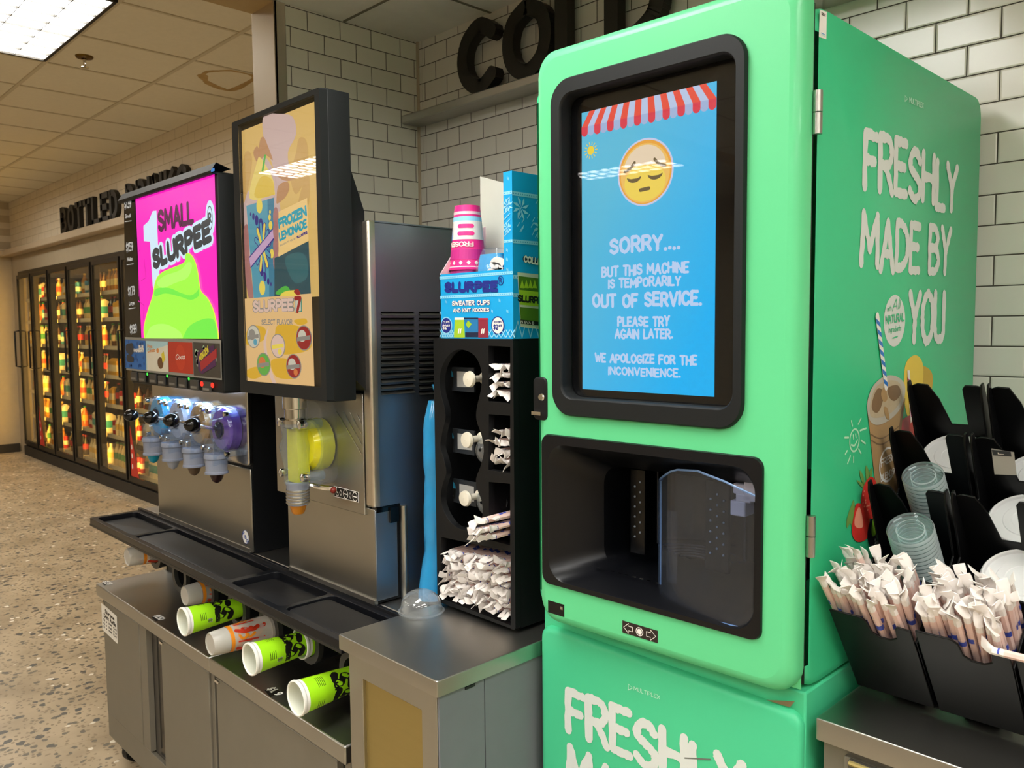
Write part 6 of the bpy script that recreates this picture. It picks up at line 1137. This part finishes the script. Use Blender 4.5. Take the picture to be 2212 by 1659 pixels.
# lids stacked in the organizer
LIDCLR = glass('clear lid plastic', '#edf4f5', .06, 1.5, .07); LIDRIM = glass('clear lid rim', '#eaf4f4', .1, 1.5, .35, 1.5); LIDWHT = mat('white lid plastic', '#dcdcdb', .28, trans=.12, noise=.02)
def lid_proto(r, m_, nm):
    b = MB(); b.lathe([(r*.93, -.004), (r, -.002), (r*1.0, .003), (r*.95, .007), (r*.90, .006), (r*.87, .0015), (r*.62, .0015), (r*.60, .003), (r*.40, .003), (r*.38, .002), (r*.18, .0025), (.0005, .0035)], (0, 0, 0), (0, 0, 1), m_, 36)
    if m_ is LIDCLR: b.lathe([(r*.97, .0062), (r*1.004, .0035), (r*1.004, -.001)], (0, 0, 0), (0, 0, 1), LIDRIM, 36); b.lathe([(r*.62, .0019), (r*.60, .0034), (r*.57, .0034)], (0, 0, 0), (0, 0, 1), LIDRIM, 36)
    return b.build(nm)
LP = {}; qrot = Vector((0, 0, 1)).rotation_difference(OW).to_euler()
def lid_stack(pxy, v, r, m_, key, step, base, lab_top, lab):
    x_, w_ = ov(v).px(*pxy); n = max(2, int((w_-base)/step)); first = key not in LP
    if first: LP[key] = lid_proto(r, m_, 'cup_cover')
    for k in range(n):
        p = OO+OX*x_+OV*v+OW*(w_-k*step); o = LP[key] if (first and k == 0) else LP[key].copy()
        if not (first and k == 0): COL.objects.link(o)
        o.location = p; o.rotation_euler = qrot; tag(o, lab_top if k == 0 else lab, 'lid', lab)
def rad(p0, p1, v): a, b_ = ov(v).px(*p0), ov(v).px(*p1); return math.hypot(a[0]-b_[0], a[1]-b_[1])/2
lid_stack((1967, 1146), .205, rad((1918, 1146), (2014, 1152), .205), LIDCLR, 'a', .0105, .02, 'topmost clear lid of the small stack directly behind the straws', 'clear lid in the small stack directly behind the straws')
lid_stack((1994, 1030), .345, rad((1949, 1028), (2037, 1036), .345), LIDCLR, 'b', .0105, .02, 'topmost clear lid of the taller stack in front of the big white lids', 'clear lid in the taller stack in front of the big white lids')
lid_stack((2063, 985), .478, .066, LIDWHT, 'c', .0072, .06, 'topmost big white lid in the back row nearest the green machine', 'big white lid in the back row nearest the green machine')
lid_stack((2208, 1250), .205, .068, LIDWHT, 'd', .0075, .02, 'topmost white lid in the lowest stack at the right edge', 'white lid in the lowest stack at the right edge')
lid_stack((2220, 1125), .345, .068, LIDWHT, 'e', .0075, .02, 'topmost white lid in the middle stack at the right edge', 'white lid in the middle stack at the right edge')
lid_stack((2250, 1030), .478, .066, LIDWHT, 'f', .0075, .06, 'topmost white lid in the back stack cut off by the right edge', 'white lid in the back stack cut off by the right edge')
# straws standing in the two front bins
rg = random.Random(21)
for (x0, x1), nm in zip(CX[:2], ('left', 'second')):
    lab = 'paper wrapped straw standing in the %s front bin of the tilted organizer' % nm
    for i in range(10):
        for j in range(7):
            x_ = x0+.008+(x1-x0-.016)*(i+.5+rg.uniform(-.2, .2))/10; v_ = .012+.108*(j+.5+rg.uniform(-.2, .2))/7
            w0 = .008+rg.uniform(0, .022)
            put_straw(OO+OX*x_+OV*v_+OW*w0, OW+OX*rg.uniform(-.06, .03)-OV*(rg.uniform(-.02, .05) if j < 3 else rg.uniform(-.01, .09)), lab, SPL, rg)
put_straw(OO+OX*-.665+OV*.03+OW*.045, OW+OX*-.03-OV*.06, 'paper wrapped straw poking up highest beside the green machine', SPL, rg); put_straw(OO+OX*-.615+OV*.085+OW*.06, OW+OX*-.06, 'paper wrapped straw poking up above the others in front of the strawberry picture', SPL, rg)
put_straw(OO+OX*-.405+OV*-.006+OW*.236, OX+OV*-.01+OW*.02, 'paper wrapped straw lying sideways on the front edge of the organizer', SPL, rg)
